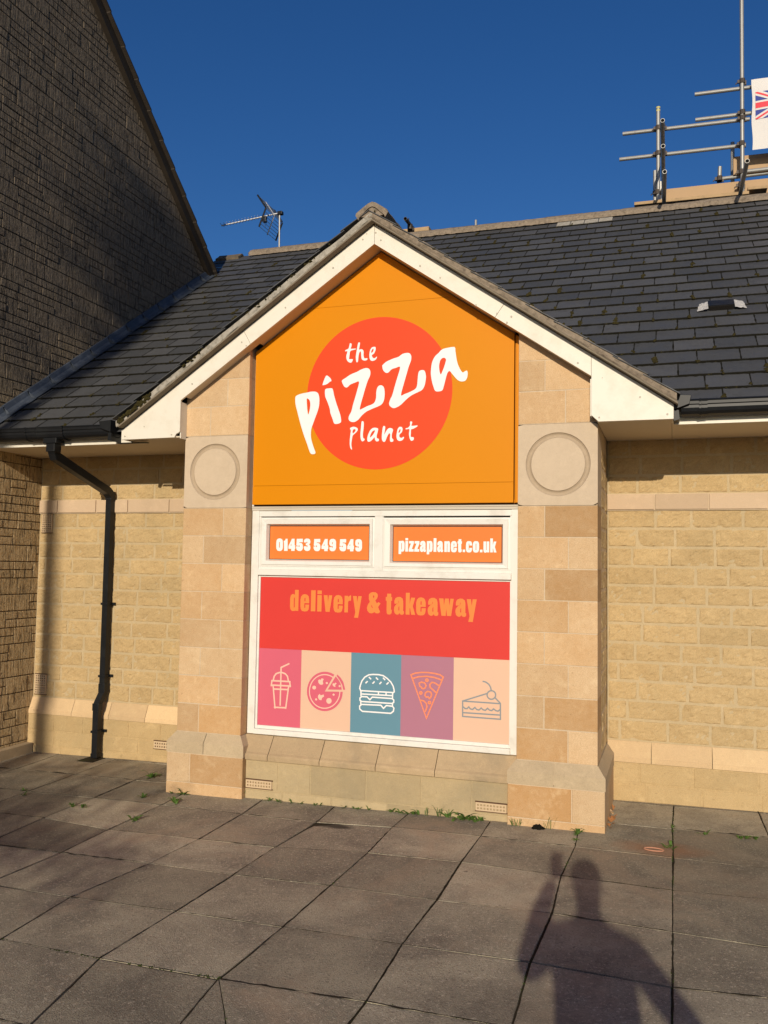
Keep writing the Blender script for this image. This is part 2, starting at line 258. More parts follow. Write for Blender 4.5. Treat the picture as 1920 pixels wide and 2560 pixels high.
URL = [[['p',1.2667,1.3118],['i',1.318,1.3386],['z',1.3443,1.3824],['z',1.3865,1.4249],['a',1.4285,1.4734],['p',1.481,1.5242],['l',1.5318,1.553],['a',1.5585,1.6023],['n',1.6124,1.654],['e',1.661,1.7048],['t',1.7098,1.742],['.',1.7485,1.7658],['c',1.7717,1.8161],['o',1.822,1.8676],['.',1.8735,1.892],['u',1.8993,1.9407],['k',1.948,1.9916]],1.9391,2.0163]
DEL = [[['d',0.4125,0.4824],['e',0.4983,0.57],['l',0.5848,0.6216],['i',0.6363,0.6715],['v',0.6876,0.7566],['e',0.7678,0.8411],['r',0.8555,0.9071],['y',0.9214,0.9913]],1.4824,1.6055]
TAK = [[['t',1.1783,1.2274],['a',1.2422,1.3168],['k',1.3319,1.4026],['e',1.4108,1.4827],['a',1.4976,1.5748],['w',1.5819,1.6903],['a',1.7026,1.7795],['y',1.7848,1.8571]],1.4816,1.6048]
AMP = [[(1.0463,1.6168),(1.0564,1.6313),(1.0751,1.6375),(1.0986,1.6367),(1.1129,1.6273),(1.1169,1.6097),(1.1111,1.5919),(1.0973,1.5761),(1.1094,1.5566),(1.1233,1.5658),(1.1384,1.5552),(1.1238,1.5349),(1.1202,1.5282),(1.1362,1.4934),(1.1201,1.4819),(1.1013,1.4848),(1.0918,1.492),(1.0732,1.4813),(1.052,1.4842),(1.0376,1.4992),(1.0325,1.5212),(1.0414,1.548),(1.0552,1.5661),(1.0468,1.588)],[(1.0794,1.611),(1.0849,1.6142),(1.0898,1.6068),(1.0853,1.5935),(1.0805,1.5978)],[(1.0674,1.5443),(1.0795,1.5226),(1.0749,1.5202),(1.0666,1.5332)]]
DRINK = [[(0.4157,1.0818),(0.3507,1.0503),(0.3498,0.7671)],[(0.2889,0.9547),(0.2945,0.9811),(0.3109,1.0016),(0.3372,1.0117),(0.3589,1.0129),(0.3855,1.0056),(0.4052,0.9871),(0.4132,0.9529)],[(0.2736,0.9473),(0.4286,0.9481)],[(0.2775,0.9475),(0.2718,0.9079)],[(0.4243,0.9491),(0.4301,0.9097)],[(0.2706,0.9135),(0.4332,0.9159)],[(0.2881,0.9111),(0.308,0.7428)],[(0.417,0.9141),(0.3968,0.7464)],[(0.3021,0.7489),(0.3991,0.7509)],[(0.2946,0.8853),(0.41,0.8877)]]
PIZZADISC = [[(0.7118,0.8917),(0.8543,0.8977),(0.8538,0.885),(0.8522,0.8724),(0.8495,0.86),(0.8458,0.8478),(0.8411,0.8359),(0.8354,0.8244),(0.8288,0.8135),(0.8212,0.8031),(0.8128,0.7935),(0.8037,0.7845),(0.7938,0.7764),(0.7833,0.7691),(0.7723,0.7628),(0.7607,0.7574),(0.7488,0.7531),(0.7366,0.7498),(0.7242,0.7476),(0.7117,0.7465),(0.6992,0.7466),(0.6867,0.7477),(0.6744,0.7499),(0.6624,0.7532),(0.6508,0.7576),(0.6396,0.763),(0.6289,0.7695),(0.6189,0.7768),(0.6096,0.7851),(0.6011,0.7942),(0.5934,0.804),(0.5866,0.8146),(0.5807,0.8257),(0.5759,0.8373),(0.5721,0.8494),(0.5694,0.8618),(0.5678,0.8745),(0.5673,0.8873),(0.5679,0.9001),(0.5696,0.9129),(0.5725,0.9255),(0.5764,0.9378),(0.5813,0.9498),(0.5872,0.9613),(0.5942,0.9723),(0.602,0.9827),(0.6106,0.9923),(0.62,1.0012),(0.6301,1.0092),(0.6409,1.0163),(0.6522,1.0225),(0.6639,1.0276),(0.676,1.0317),(0.6883,1.0347),(0.7008,1.0366),(0.7134,1.0374),(0.7259,1.0371),(0.7384,1.0356),(0.7506,1.0331),(0.7625,1.0295),(0.7739,1.0248),(0.7849,1.0191)],[(0.7347,0.9067),(0.7964,1.0073),(0.8185,0.9839),(0.8375,0.9552),(0.8467,0.912)],[(0.8085,1.0224),(0.8343,1.0017),(0.8579,0.9691),(0.8741,0.9136),(0.8577,0.9127),(0.8492,0.9474),(0.8254,0.9842),(0.8028,1.0119)]]
PIZZARING = [[(0.8318,0.8967),(0.8308,0.8805),(0.8278,0.8644),(0.8227,0.8488),(0.8156,0.834),(0.8068,0.8201),(0.7963,0.8075),(0.7843,0.7963),(0.771,0.7867),(0.7566,0.7789),(0.7414,0.7731),(0.7257,0.7694),(0.7097,0.7677),(0.6936,0.7682),(0.6779,0.7708),(0.6626,0.7755),(0.6482,0.7823),(0.6349,0.7909),(0.6228,0.8014),(0.6122,0.8134),(0.6034,0.8268),(0.5964,0.8413),(0.5913,0.8567),(0.5884,0.8728),(0.5875,0.8892),(0.5889,0.9056),(0.5923,0.9218),(0.5978,0.9375),(0.6053,0.9523),(0.6145,0.9661),(0.6255,0.9786),(0.6379,0.9896),(0.6516,0.9988),(0.6662,1.0062),(0.6817,1.0116),(0.6976,1.0148),(0.7137,1.016),(0.7297,1.0149),(0.7453,1.0118),(0.7604,1.0066),(0.7745,0.9993)]]
PIZZATOP = [[(0.6413,0.9163),(0.6399,0.91),(0.6357,0.9049),(0.6296,0.9018),(0.6227,0.9014),(0.6164,0.9038),(0.612,0.9084),(0.6104,0.9145),(0.6118,0.9207),(0.6159,0.9258),(0.6221,0.9289),(0.629,0.9293),(0.6352,0.927),(0.6396,0.9223)],[(0.7355,0.955),(0.7339,0.9501),(0.7296,0.9469),(0.7241,0.9466),(0.7197,0.9493),(0.7179,0.954),(0.7195,0.9588),(0.7238,0.962),(0.7292,0.9623),(0.7337,0.9596)],[(0.6521,0.8292),(0.6505,0.8243),(0.6462,0.8211),(0.6407,0.8208),(0.6362,0.8235),(0.6344,0.8281),(0.636,0.833),(0.6403,0.8362),(0.6458,0.8365),(0.6503,0.8339)],[(0.7679,0.8258),(0.7664,0.8176),(0.762,0.8104),(0.7552,0.8054),(0.7471,0.8032),(0.7389,0.8043),(0.7319,0.8085),(0.7271,0.8151),(0.7253,0.8231),(0.7268,0.8314),(0.7313,0.8385),(0.7381,0.8436),(0.7462,0.8457),(0.7544,0.8446),(0.7613,0.8404),(0.7661,0.8338)],[(0.7914,0.8727),(0.7898,0.8678),(0.7855,0.8646),(0.7801,0.8643),(0.7756,0.867),(0.7738,0.8716),(0.7754,0.8765),(0.7797,0.8797),(0.7852,0.88),(0.7896,0.8773)],[(0.8383,0.9383),(0.8368,0.9334),(0.8325,0.9303),(0.8271,0.9299),(0.8226,0.9326),(0.8209,0.9373),(0.8225,0.9421),(0.8268,0.9453),(0.8322,0.9456),(0.8366,0.9429)],[(0.6564,0.9706),(0.6656,0.9776),(0.6773,0.9752),(0.6841,0.9871),(0.7014,0.9838),(0.6939,0.9642),(0.6989,0.9474),(0.6875,0.939),(0.6711,0.9406),(0.6591,0.9537)],[(0.6703,0.8709),(0.6799,0.8608),(0.703,0.8686),(0.707,0.8539),(0.6919,0.8445),(0.6853,0.8249),(0.6689,0.8281),(0.6569,0.8445),(0.6589,0.8595)],[(0.7753,0.9559),(0.7869,0.9532),(0.796,0.9622),(0.8053,0.9555),(0.794,0.9442),(0.7966,0.9316),(0.7851,0.9301),(0.7719,0.943)]]
BURGER = [[(0.9959,0.9145),(0.9875,0.93),(0.9929,0.9555),(1.0036,0.9856),(1.0257,1.0142),(1.0569,1.0327),(1.0883,1.0373),(1.133,1.038),(1.1688,1.0324),(1.2002,1.0132),(1.2271,0.9897),(1.2453,0.9616),(1.2523,0.9371),(1.2539,0.9205),(1.246,0.9151)],[(0.9937,0.9143),(1.2482,0.9152)],[(1.0595,1.0148),(1.0732,1.0034)],[(1.1146,1.0148),(1.1269,1.0029)],[(1.169,1.0157),(1.1817,1.0039)],[(1.0465,0.9838),(1.0346,0.9726)],[(1.1004,0.9847),(1.0885,0.9727)],[(1.154,0.9848),(1.1422,0.9724)],[(1.2086,0.9845),(1.1964,0.9726)],[(0.9982,0.9138),(0.9989,0.876)],[(1.0009,0.8908),(1.242,0.8928)],[(1.1338,0.9134),(1.1341,0.8946)],[(1.193,0.9136),(1.1924,0.8952)],[(1.243,0.9116),(1.2423,0.8741)],[(1.0463,0.8725),(1.0057,0.8722),(0.9915,0.8608),(0.9918,0.844),(1.0064,0.8365),(1.2384,0.8365),(1.2524,0.8457),(1.2521,0.8623),(1.2401,0.8719),(1.0867,0.8729),(1.0691,0.853),(1.0463,0.8725)],[(0.9988,0.8339),(0.9991,0.8151)],[(1.2429,0.8327),(1.2431,0.8202)],[(1.1546,0.8187),(1.0068,0.8155),(0.9899,0.8019),(0.9916,0.781),(1.0122,0.7656),(1.2308,0.7655),(1.2504,0.7813),(1.2544,0.8044),(1.2432,0.8169),(1.1967,0.8193),(1.1749,0.7971),(1.1546,0.8187)]]
SLICE = [[(1.4987,0.7487),(1.379,1.0499),(1.4102,1.0632),(1.4534,1.0712),(1.5052,1.0731),(1.5525,1.0694),(1.5953,1.0615),(1.6198,1.0472),(1.4987,0.7487)],[(1.3912,1.0237),(1.4365,1.0394),(1.4969,1.0459),(1.5528,1.0407),(1.5914,1.0305),(1.6085,1.0241)],[(1.5076,1.0185),(1.506,1.0134),(1.5015,1.01),(1.4959,1.0097),(1.4913,1.0126),(1.4895,1.0176),(1.4912,1.0227),(1.4957,1.0261),(1.5013,1.0264),(1.5058,1.0235),(1.5076,1.0185)],[(1.4636,0.9256),(1.4619,0.9204),(1.4575,0.917),(1.4519,0.9167),(1.4473,0.9195),(1.4455,0.9245),(1.4471,0.9297),(1.4516,0.9331),(1.4572,0.9334),(1.4618,0.9306),(1.4636,0.9256)],[(1.5286,0.8611),(1.527,0.8562),(1.5227,0.853),(1.5174,0.8526),(1.5131,0.8553),(1.5114,0.86),(1.513,0.8649),(1.5172,0.8682),(1.5225,0.8685),(1.5269,0.8658),(1.5286,0.8611)],[(1.4415,0.9935),(1.4587,1.0027),(1.4825,0.9978),(1.4935,0.98),(1.4873,0.9632),(1.4744,0.9562),(1.4636,0.9577),(1.4592,0.9656),(1.4461,0.9731),(1.4415,0.9935)],[(1.4858,0.9097),(1.4899,0.9284),(1.5069,0.9397),(1.5285,0.9348),(1.5351,0.9188),(1.5289,0.898),(1.5183,0.8891),(1.5096,0.9009),(1.4946,0.8979),(1.4858,0.9097)],[(1.5877,0.9853),(1.5533,1.0039),(1.5361,1.0049),(1.5213,0.9897),(1.5237,0.9694),(1.567,0.9351)],[(1.4561,0.873),(1.4777,0.8702),(1.4973,0.853),(1.5019,0.8287),(1.4916,0.7973)]]
CAKE = [[(1.936,0.9497),(1.7623,0.8867),(1.7634,0.7797),(2.0331,0.7781),(2.0315,0.8876),(1.9965,0.9214)],[(1.7623,0.8867),(2.0315,0.8856)],[(1.998,0.9434),(1.997,0.9357),(1.9941,0.9284),(1.9893,0.922),(1.9831,0.9169),(1.9758,0.9135),(1.968,0.912),(1.9601,0.9125),(1.9527,0.915),(1.9464,0.9193),(1.9415,0.9252),(1.9384,0.9322),(1.9373,0.9398),(1.9383,0.9475),(1.9413,0.9549),(1.9461,0.9613),(1.9523,0.9664),(1.9596,0.9698),(1.9675,0.9713),(1.9753,0.9707),(1.9827,0.9682),(1.989,0.9638),(1.9938,0.958),(1.9969,0.951),(1.998,0.9434)],[(1.9073,1.0325),(1.9279,1.0288),(1.9486,1.0147),(1.9611,0.9953),(1.9666,0.9736)],[(1.7681,0.8063),(2.03,0.807)],[(1.7677,0.8466),(1.7804,0.8353),(1.795,0.8363),(1.8074,0.8492),(1.8179,0.8358),(1.8345,0.8328),(1.851,0.848),(1.8636,0.8347),(1.8801,0.8318),(1.8965,0.8469),(1.909,0.8357),(1.9255,0.8328),(1.9418,0.8479),(1.9542,0.8367),(1.9706,0.8337),(1.9849,0.8467),(1.9993,0.8356),(2.0156,0.8327),(2.0298,0.8456)]]
STRIPE_TOP = [(0.1707,1.19),(0.5168,1.1904),(0.9166,1.1926),(1.3002,1.1899),(1.6937,1.1884),(2.0927,1.1869)]
STRIPE_BOT = [(0.1658,0.6139),(0.517,0.6169),(0.9176,0.6135),(1.3091,0.6119),(1.6965,0.6123),(2.0967,0.6092)]
# ------------------------------------------------------------ dimensions (metres)
XL0, XL1, XR0, XR1, XC = -.466, .0845, 2.1635, 2.7045, 1.12
XW, YD = -2.538, .85                     # neighbour's wall plane, recessed wall plane
SL = .686                                # gable slope
def zo(x): return 4.324-SL*abs(x-XC)     # outer edge of the bargeboard
def zi(x): return 4.179-SL*abs(x-XC)     # inner edge
def zr(y): return 2.905+.69*y            # main roof plane
# ------------------------------------------------------------ materials
def stone_mat(name, light, dark, mortar=None, spec=.25, grain=1., stain=(.2,.17,.12), stain_amt=.3, bd=.0012, kv=.13):
    g = G(name, rough=.92, spec=spec); t = g.attr()
    n1 = g.noise(3.3, 5, .6); n2 = g.noise(22, 5, .65); n3 = g.noise(160, 3, .6)
    f = g.math('ADD', t[0], g.math('MULTIPLY', g.math('SUBTRACT', n1, .5), .8))
    f = g.math('ADD', f, g.math('MULTIPLY', g.math('SUBTRACT', n2, .5), .75))
    f = g.ramp(f, 0, 1)
    c = g.mix(f, light, dark)
    c = g.mix(g.math('MULTIPLY', g.ramp(n3, .35, .75), .35*grain), c, tuple(v*.62 for v in dark), 'MIX')
    c = g.mix(g.math('MULTIPLY', g.ramp(g.noise(48, 4, .7, dist=.5), .60, .70), .45*grain/1.5), c, tuple(v*.55 for v in dark))  # dark specks: shade of small pits put into the colour, relief shades too weakly
    c = g.mix(g.math('MULTIPLY', g.ramp(g.noise(9, 5, .7, dist=.3), .55, .72), .35), c, tuple(min(.75,v*1.18) for v in light))
    c = g.mix(g.math('MULTIPLY', g.ramp(g.noise(1.7, 6, .62, dist=.4), .52, .78), stain_amt), c, stain)
    k = g.ramp(t[1], 0, 1, 1-kv, 1+kv*.9)
    c = g.mix(1.0, c, g.mix(0, k, k), 'MULTIPLY')
    g.color(c)
    g.bump(g.math('ADD', g.math('MULTIPLY', n3, .5), g.noise(70, 5, .7)), bd)
    return g.m
M = {}
M['ashlar'] = stone_mat('sawn_sandstone', (.66,.485,.30), (.49,.285,.125), stain=(.40,.28,.16), stain_amt=.22, grain=1.5)
M['plain'] = stone_mat('smooth_cast_stone', (.55,.41,.28), (.50,.37,.25), grain=.5, stain_amt=.14)
M['rough'] = stone_mat('rock_faced_stone', (.565,.415,.22), (.46,.32,.155), grain=1.6, stain=(.30,.25,.14), stain_amt=.35, bd=.003, kv=.055)
M['band'] = stone_mat('weathered_plinth_stone', (.55,.43,.28), (.39,.30,.19), stain_amt=.35)
M['splay'] = stone_mat('splayed_pale_stone', (.68,.49,.28), (.60,.42,.24), stain=(.34,.26,.16), stain_amt=.25)
M['sill'] = stone_mat('stained_sill_stone', (.54,.40,.24), (.40,.29,.17), stain=(.20,.17,.12), stain_amt=.7)
M['basewall'] = stone_mat('damp_base_stone', (.52,.40,.23), (.40,.31,.18), stain=(.30,.25,.16), stain_amt=.6, bd=.003)
M['roundel'] = stone_mat('roundel_stone', (.58,.46,.33), (.42,.325,.225), grain=.35, stain_amt=.10)
M['mortar'] = stone_mat('lime_mortar', (.555,.43,.26), (.42,.33,.19), stain_amt=.2)
M['jointpale'] = stone_mat('pale_joint', (.62,.50,.35), (.55,.42,.28), stain_amt=.2)
def plain_mat(name, col, rough=.5, spec=.5, var=.08, scale=6., bumpd=0, metal=0, dirt=None, dirt_amt=.0, dscale=9):
    g = G(name, rough=rough, spec=spec, metal=metal)
    c = g.mix(g.noise(scale, 4), tuple(v*(1-var) for v in col), tuple(min(1,v*(1+var)) for v in col))
    if dirt: c = g.mix(g.math('MULTIPLY', g.ramp(g.noise(dscale, 6, .65), .5, .75), dirt_amt), c, dirt)
    g.color(c)
    if bumpd: g.bump(g.noise(90, 4, .6), bumpd)
    return g.m
M['upvc'] = plain_mat('white_plastic', (.72,.695,.64), .35, .5, .02, dirt=(.38,.34,.27), dirt_amt=.38, dscale=7)
M['board'] = plain_mat('cream_painted_board', (.73,.685,.59), .5, .4, .02, dirt=(.50,.44,.33), dirt_amt=.4, dscale=6)
M['soffit'] = plain_mat('cream_soffit', (.62,.53,.40), .6, .3, .04)
M['trimgrey'] = plain_mat('dull_trim', (.52,.47,.39), .6, .3, .1)
M['gasket'] = plain_mat('black_rubber', (.02,.017,.015), .6, .3)
M['dark'] = plain_mat('brown_shadow_gap_board', (.10,.05,.025), .7, .2)
M['orange'] = plain_mat('orange_sign_panel', (.63,.222,.0), .45, .12, .03, scale=1.6)
M['reddisc'] = plain_mat('red_orange_vinyl', (.76,.058,.009), .5, .2, .01)
M['white_v'] = plain_mat('white_vinyl', (.80,.78,.78), .4, .4, .01)
M['wred'] = plain_mat('red_window_vinyl', (.61,.042,.034), .5, .2, .03)
M['worange'] = plain_mat('orange_window_vinyl', (.74,.19,.035), .5, .2, .02)
M['wtan'] = plain_mat('tan_vinyl', (.74,.22,.05), .5, .2, .02)
M['spink'] = plain_mat('pink_vinyl', (.60,.105,.16), .45, .4, .02)
M['scream'] = plain_mat('cream_vinyl', (.68,.44,.31), .45, .4, .02)
M['sblue'] = plain_mat('blue_vinyl', (.105,.235,.31), .45, .4, .02)
M['spurple'] = plain_mat('purple_vinyl', (.38,.155,.22), .45, .4, .02)
M['lcream'] = plain_mat('pale_pink_vinyl', (.80,.48,.37), .45, .4, .02)
M['lorange'] = plain_mat('orange_line_vinyl', (.86,.235,.09), .45, .4, .02)
M['lblue'] = plain_mat('grey_blue_line_vinyl', (.22,.25,.27), .45, .4, .02)
M['black'] = plain_mat('black_plastic', (.008,.009,.011), .42, .25, .3, dirt=(.03,.032,.03), dirt_amt=.3)
M['lead'] = plain_mat('lead_sheet', (.050,.062,.085), .65, .3, .3, 9, .001, dirt=(.2,.21,.22), dirt_amt=.35)
M['galv'] = plain_mat('galvanised_steel', (.30,.30,.29), .48, .5, .3, 14, metal=.35, dirt=(.13,.10,.07), dirt_amt=.6, dscale=14)
M['clampm'] = plain_mat('rusty_coupler', (.07,.055,.045), .6, .4, .4, 20, metal=.3)
M['timber'] = plain_mat('scaffold_board', (.42,.29,.16), .8, .2, .25, 8, .001, dirt=(.18,.13,.08), dirt_amt=.5)
M['ply'] = plain_mat('tan_board', (.44,.30,.175), .8, .2, .1, 3)
M['alu'] = plain_mat('aerial_aluminium', (.55,.56,.58), .4, .5, .1, metal=.5)
M['terracotta'] = plain_mat('buff_terracotta', (.55,.41,.26), .8, .2, .1, 14)
M['yellow'] = plain_mat('faded_yellow_paint', (.55,.50,.18), .6, .3, .1)
M['cement'] = plain_mat('weathered_cement', (.25,.20,.15), .95, .15, .45, 30, .004, dirt=(.075,.06,.045), dirt_amt=.75, dscale=26)
M['cement_pale'] = plain_mat('pale_cement', (.36,.33,.28), .95, .15, .35, 30, .004, dirt=(.09,.08,.05), dirt_amt=.7, dscale=22)
M['ridge'] = plain_mat('concrete_ridge', (.15,.118,.083), .95, .15, .45, 16, .003, dirt=(.07,.06,.045), dirt_amt=.8, dscale=13)
M['tape'] = plain_mat('silver_flashing_tape', (.50,.48,.45), .5, .5, .3, 60, .003)
M['banner'] = plain_mat('white_banner_cloth', (.68,.655,.63), .7, .2, .04, 5, .002)
M['fblue'] = plain_mat('flag_blue', (.05,.07,.30), .7, .2, .25, 12)
M['fred'] = plain_mat('flag_red', (.70,.07,.09), .7, .2, .1, 12)
M['screw'] = plain_mat('grey_screw_cap', (.42,.38,.31), .5, .4)
def slate_mat():
    g = G('fibre_slate', rough=.55, spec=.35); t = g.attr()
    c = g.mix(t[0], (.052,.054,.058), (.080,.081,.085))
    c = g.mix(g.math('MULTIPLY', g.ramp(g.noise(5, 5, .6), .45, .8), .55), c, (.062,.058,.053))
    c = g.mix(g.math('MULTIPLY', g.ramp(g.noise(120, 3), .62, .8), .45), c, (.11,.105,.095))
    c = g.mix(g.math('MULTIPLY', g.ramp(g.noise(11, 6, .7), .56, .72), .5), c, (.030,.028,.020))
    g.color(c); g.bump(g.noise(60, 5, .65), .0012)
    g.L(g.ramp(g.noise(8, 4), .3, .7, .45, .68), g.b.inputs['Roughness'])
    return g.m
M['slate'] = slate_mat()
def moss_mat():
    g = G('moss', rough=1, spec=.05)
    g.color(g.mix(g.noise(30, 4), (.022,.018,.010), (.060,.050,.016))); g.bump(g.noise(200, 3), .004); return g.m
M['moss'] = moss_mat()
def fluted_mat():
    """tooled reconstructed stone: vertical comb marks, darker and lichen-flecked high up"""
    g = G('combed_stone', rough=.95, spec=.12); t = g.attr()
    x, y, z = g.xyz()
    comb = g.ramp(g.noise(1.0, 3, .65, stretch=(52,50,5.0), dist=.9), .36, .62)
    fine = g.noise(1.0, 3, .6, stretch=(150,150,40))
    c = g.mix(g.math('ADD', g.math('MULTIPLY', t[0], .5), g.math('MULTIPLY', g.noise(9, 4), .5)), (.50,.36,.19), (.64,.47,.27))
    upper_tone = g.mix(g.noise(26, 5, .7), (.105,.084,.062), (.31,.245,.18))
    hi = g.math('ADD', g.ramp(z, 2.3, 4.2), g.math('MULTIPLY', g.math('SUBTRACT', g.noise(1.1, 5), .5), .9))  # base colour turns darker with height
    c = g.mix(g.ramp(hi, .2, .9), c, upper_tone)
    lich = g.math('MULTIPLY', g.ramp(g.noise(38, 5, .75), .57, .68), g.ramp(z, 3.0, 4.5, .15, .75))
    c = g.mix(lich, c, (.19,.17,.12))
    c = g.mix(g.math('MULTIPLY', g.ramp(g.noise(14, 5, .7), .58, .72), .55), c, (.095,.052,.040))
    c = g.mix(g.math('MULTIPLY', g.ramp(comb, .0, .35, 1, 0), .75), c, (.045,.035,.026))
    g.color(c)
    g.bump(comb, .014); g.bump(fine, .004)
    return g.m
M['comb'] = fluted_mat()
def paving_mat():
    g = G('concrete_paving', rough=.95, spec=.12); t = g.attr()
    c = g.mix(t[0], (.295,.26,.19), (.445,.39,.285))
    c = g.mix(g.math('MULTIPLY', g.ramp(g.noise(1.9, 6, .66, dist=.5), .40, .66), .85), c, (.170,.147,.115))
    c = g.mix(g.math('MULTIPLY', g.ramp(g.noise(4.7, 6, .7, dist=.6), .58, .75), .45), c, (.50,.43,.32))
    c = g.mix(g.math('MULTIPLY', g.ramp(g.noise(58, 5, .8), .55, .64), .9), c, (.56,.48,.37))
    c = g.mix(g.math('MULTIPLY', g.ramp(g.noise(95, 4, .7, stretch=(1,1.1,1)), .55, .64), .8), c, (.14,.11,.085))
    c = g.mix(g.math('MULTIPLY', g.ramp(g.noise(260, 2), .6, .7), .5), c, (.72,.66,.56))
    v_ = g.vor(2.1, (1,1,.01)); c = g.mix(g.math('MULTIPLY', g.ramp(v_, .022, .032, 1, 0), .65), c, (.10,.085,.07))
    v2 = g.vor(3.3, (1,1.3,.01)); c = g.mix(g.math('MULTIPLY', g.ramp(v2, .010, .016, 1, 0), .7), c, (.70,.66,.58))
    c = g.mix(g.math('MULTIPLY', g.ramp(g.noise(.9, 5, .7, dist=.8), .54, .70), .6), c, (.43,.325,.225))
    k = g.ramp(t[1], 0, 1, .78, 1.16)
    c = g.mix(1, c, g.mix(0, k, k), 'MULTIPLY')
    # rusty patch by the elastic band and a dark slab corner
    x, y, z = g.xyz()
    def spot(cx, cy, rx, ry):
        a = g.math('DIVIDE', g.math('SUBTRACT', x, cx), rx); b = g.math('DIVIDE', g.math('SUBTRACT', y, cy), ry)
        d = g.math('ADD', g.math('MULTIPLY', a, a), g.math('MULTIPLY', b, b))
        return g.ramp(g.math('ADD', d, g.math('MULTIPLY', g.math('SUBTRACT', g.noise(9, 5), .5), 1.6)), .1, 1.1, 1, 0)
    c = g.mix(g.math('MULTIPLY', spot(3.1,-.25,.30,.16), .5), c, (.30,.13,.06))
    c = g.mix(g.math('MULTIPLY', spot(1.02,-.43,.17,.055), .85), c, (.035,.028,.022))
    c = g.mix(g.math('MULTIPLY', spot(2.55,-2.45,.35,.25), .4), c, (.10,.08,.065))
    g.color(c)
    g.bump(g.math('ADD', g.noise(130, 5, .75), g.math('MULTIPLY', g.vor(170), .5)), .0035)
    g.bump(g.noise(5, 3), .004)
    return g.m
M['paving'] = paving_mat()
M['soil'] = plain_mat('joint_soil', (.045,.037,.026), 1, .05, .5, 40, .006, dirt=(.06,.07,.02), dirt_amt=.6, dscale=8)
def leaf_mat(name, a, b):
    g = G(name, rough=.6, spec=.3); g.color(g.mix(g.noise(25, 3), a, b))
    g.b.inputs['Subsurface Weight'].default_value = 0; return g.m
M['leaf'] = leaf_mat('weed_leaf', (.045,.095,.015), (.11,.19,.035))
M['leafdry'] = leaf_mat('dry_leaf', (.28,.10,.03), (.45,.22,.09))
M['bark'] = plain_mat('bark', (.10,.08,.06), .9, .1, .3, 20, .01)
M['tleaf'] = leaf_mat('tree_leaf', (.05,.10,.02), (.10,.14,.03))

# ------------------------------------------------------------ ground
bm = MB(); bm.add([(-400,-400,gz(0,0)-.03),(400,-400,gz(0,0)-.03),(400,400,gz(0,0)-.03),(-400,400,gz(0,0)-.03)], [(0,1,2,3)])
bm.build('ground', plain_mat('tarmac', (.055,.052,.048), .9, .2, .3, 3, .01), kind='structure')
bm = MB(); n = 12
vs = [(-6+14*i/n, -9.2+10.3*j/n, gz(-6+14*i/n, -9.2+10.3*j/n)-.0065) for j in range(n+1) for i in range(n+1)]
bm.add(vs, [(j*(n+1)+i, j*(n+1)+i+1, (j+1)*(n+1)+i+1, (j+1)*(n+1)+i) for j in range(n) for i in range(n)])
bm.build('ground_joints', M['soil'], kind='structure')
# paving slabs on an almost regular grid, corners moved to where the joints run
cols = [-5.6,-5.03,-4.45,-3.87,-3.29,-2.71,-2.12,-1.51,-.92,-.335,.27,.84,1.41,1.995,2.585,3.17,3.745,4.32,4.9,5.5,6.1]
rows = [-8.8,-8.2,-7.65,-7.1,-6.5,-5.95,-5.38,-4.82,-4.26,-3.70,-3.14,-2.575,-2.02,-1.455,-.90,-.36,.20,.76,1.05]
jx = {(10,11):.19,(10,12):.165,(10,13):.27,(10,14):.31,(10,15):.31,(11,11):.75,(11,12):.79,(11,13):.82,(11,14):.84,(11,15):.88,(9,12):-.40,(9,13):-.35,(12,11):1.35,(12,12):1.385,(12,13):1.40}
jy = {(12,14):-.875,(13,14):-.86,(10,14):-.97,(9,14):-.98,(11,14):-.96,(10,15):-.39,(11,15):-.395,(12,15):-.34,(15,15):-.39,(16,15):-.42,(15,13):-1.49,(16,13):-1.53,(15,12):-2.06,(15,14):-.94,(10,11):-2.56,(11,11):-2.58}
def node(i, j):
    return jx.get((i,j), cols[i]+.010*math.sin(i*5.1+j*3.3)+(.0 if i > 9 else .012*(12-j))*.6), jy.get((i,j), rows[j]+.008*math.sin(i*2.7+j*4.9))
bm = MB()
def slab(poly, seed):
    rr = random.Random(seed); cx = sum(p[0] for p in poly)/len(poly); cy = sum(p[1] for p in poly)/len(poly)
    dz, tx, ty = rr.uniform(-.001,.001), rr.uniform(-.003,.003), rr.uniform(-.003,.003)
    if (seed == 1000*11+14): dz, tx, ty = -.0035, .006, -.009
    tint = (rr.random(), rr.random(), rr.random())
    n = len(poly); per = []
    for k in range(n):                                # subdivide each side, wobble the edge a little
        a, b = poly[k], poly[(k+1)%n]; m = 14
        for q in range(m):
            t = q/m; px, py = a[0]+(b[0]-a[0])*t, a[1]+(b[1]-a[1])*t
            per.append((px, py))
    def ring(d, z, wob):
        out = []
        for k, (px, py) in enumerate(per):
            dx, dy = cx-px, cy-py; L = max(abs(dx), abs(dy)); s = (max(.0002, d*(.35+1.5*max(0,.42+1.3*noise.noise(Vector((px*1.7,py*1.7,seed*.37)))))+wob*(.35+noise.noise(Vector((px*14,py*14,seed))))) if z < -.02 or d < .0045 else d+wob*(.5+noise.noise(Vector((px*14,py*14,seed)))))/L
            ch = 1.0
            x, y = px+dx*s, py+dy*s
            out.append((x, y, gz(x,y)+dz+tx*(x-cx)+ty*(y-cy)+z))
        return out
    R = [ring(.0030,-.03,.003), ring(.0030,-.0028,.003), ring(.0044,-.0006,.003), ring(.016,0,.003)]
    N = len(per); vs = [p for r in R for p in r]+[(cx,cy,gz(cx,cy)+dz)]
    fs = [(k*N+i, k*N+(i+1)%N, (k+1)*N+(i+1)%N, (k+1)*N+i) for k in range(3) for i in range(N)]
    fs += [(3*N+i, 3*N+(i+1)%N, 4*N) for i in range(N)]
    bm.add(vs, fs, tint)
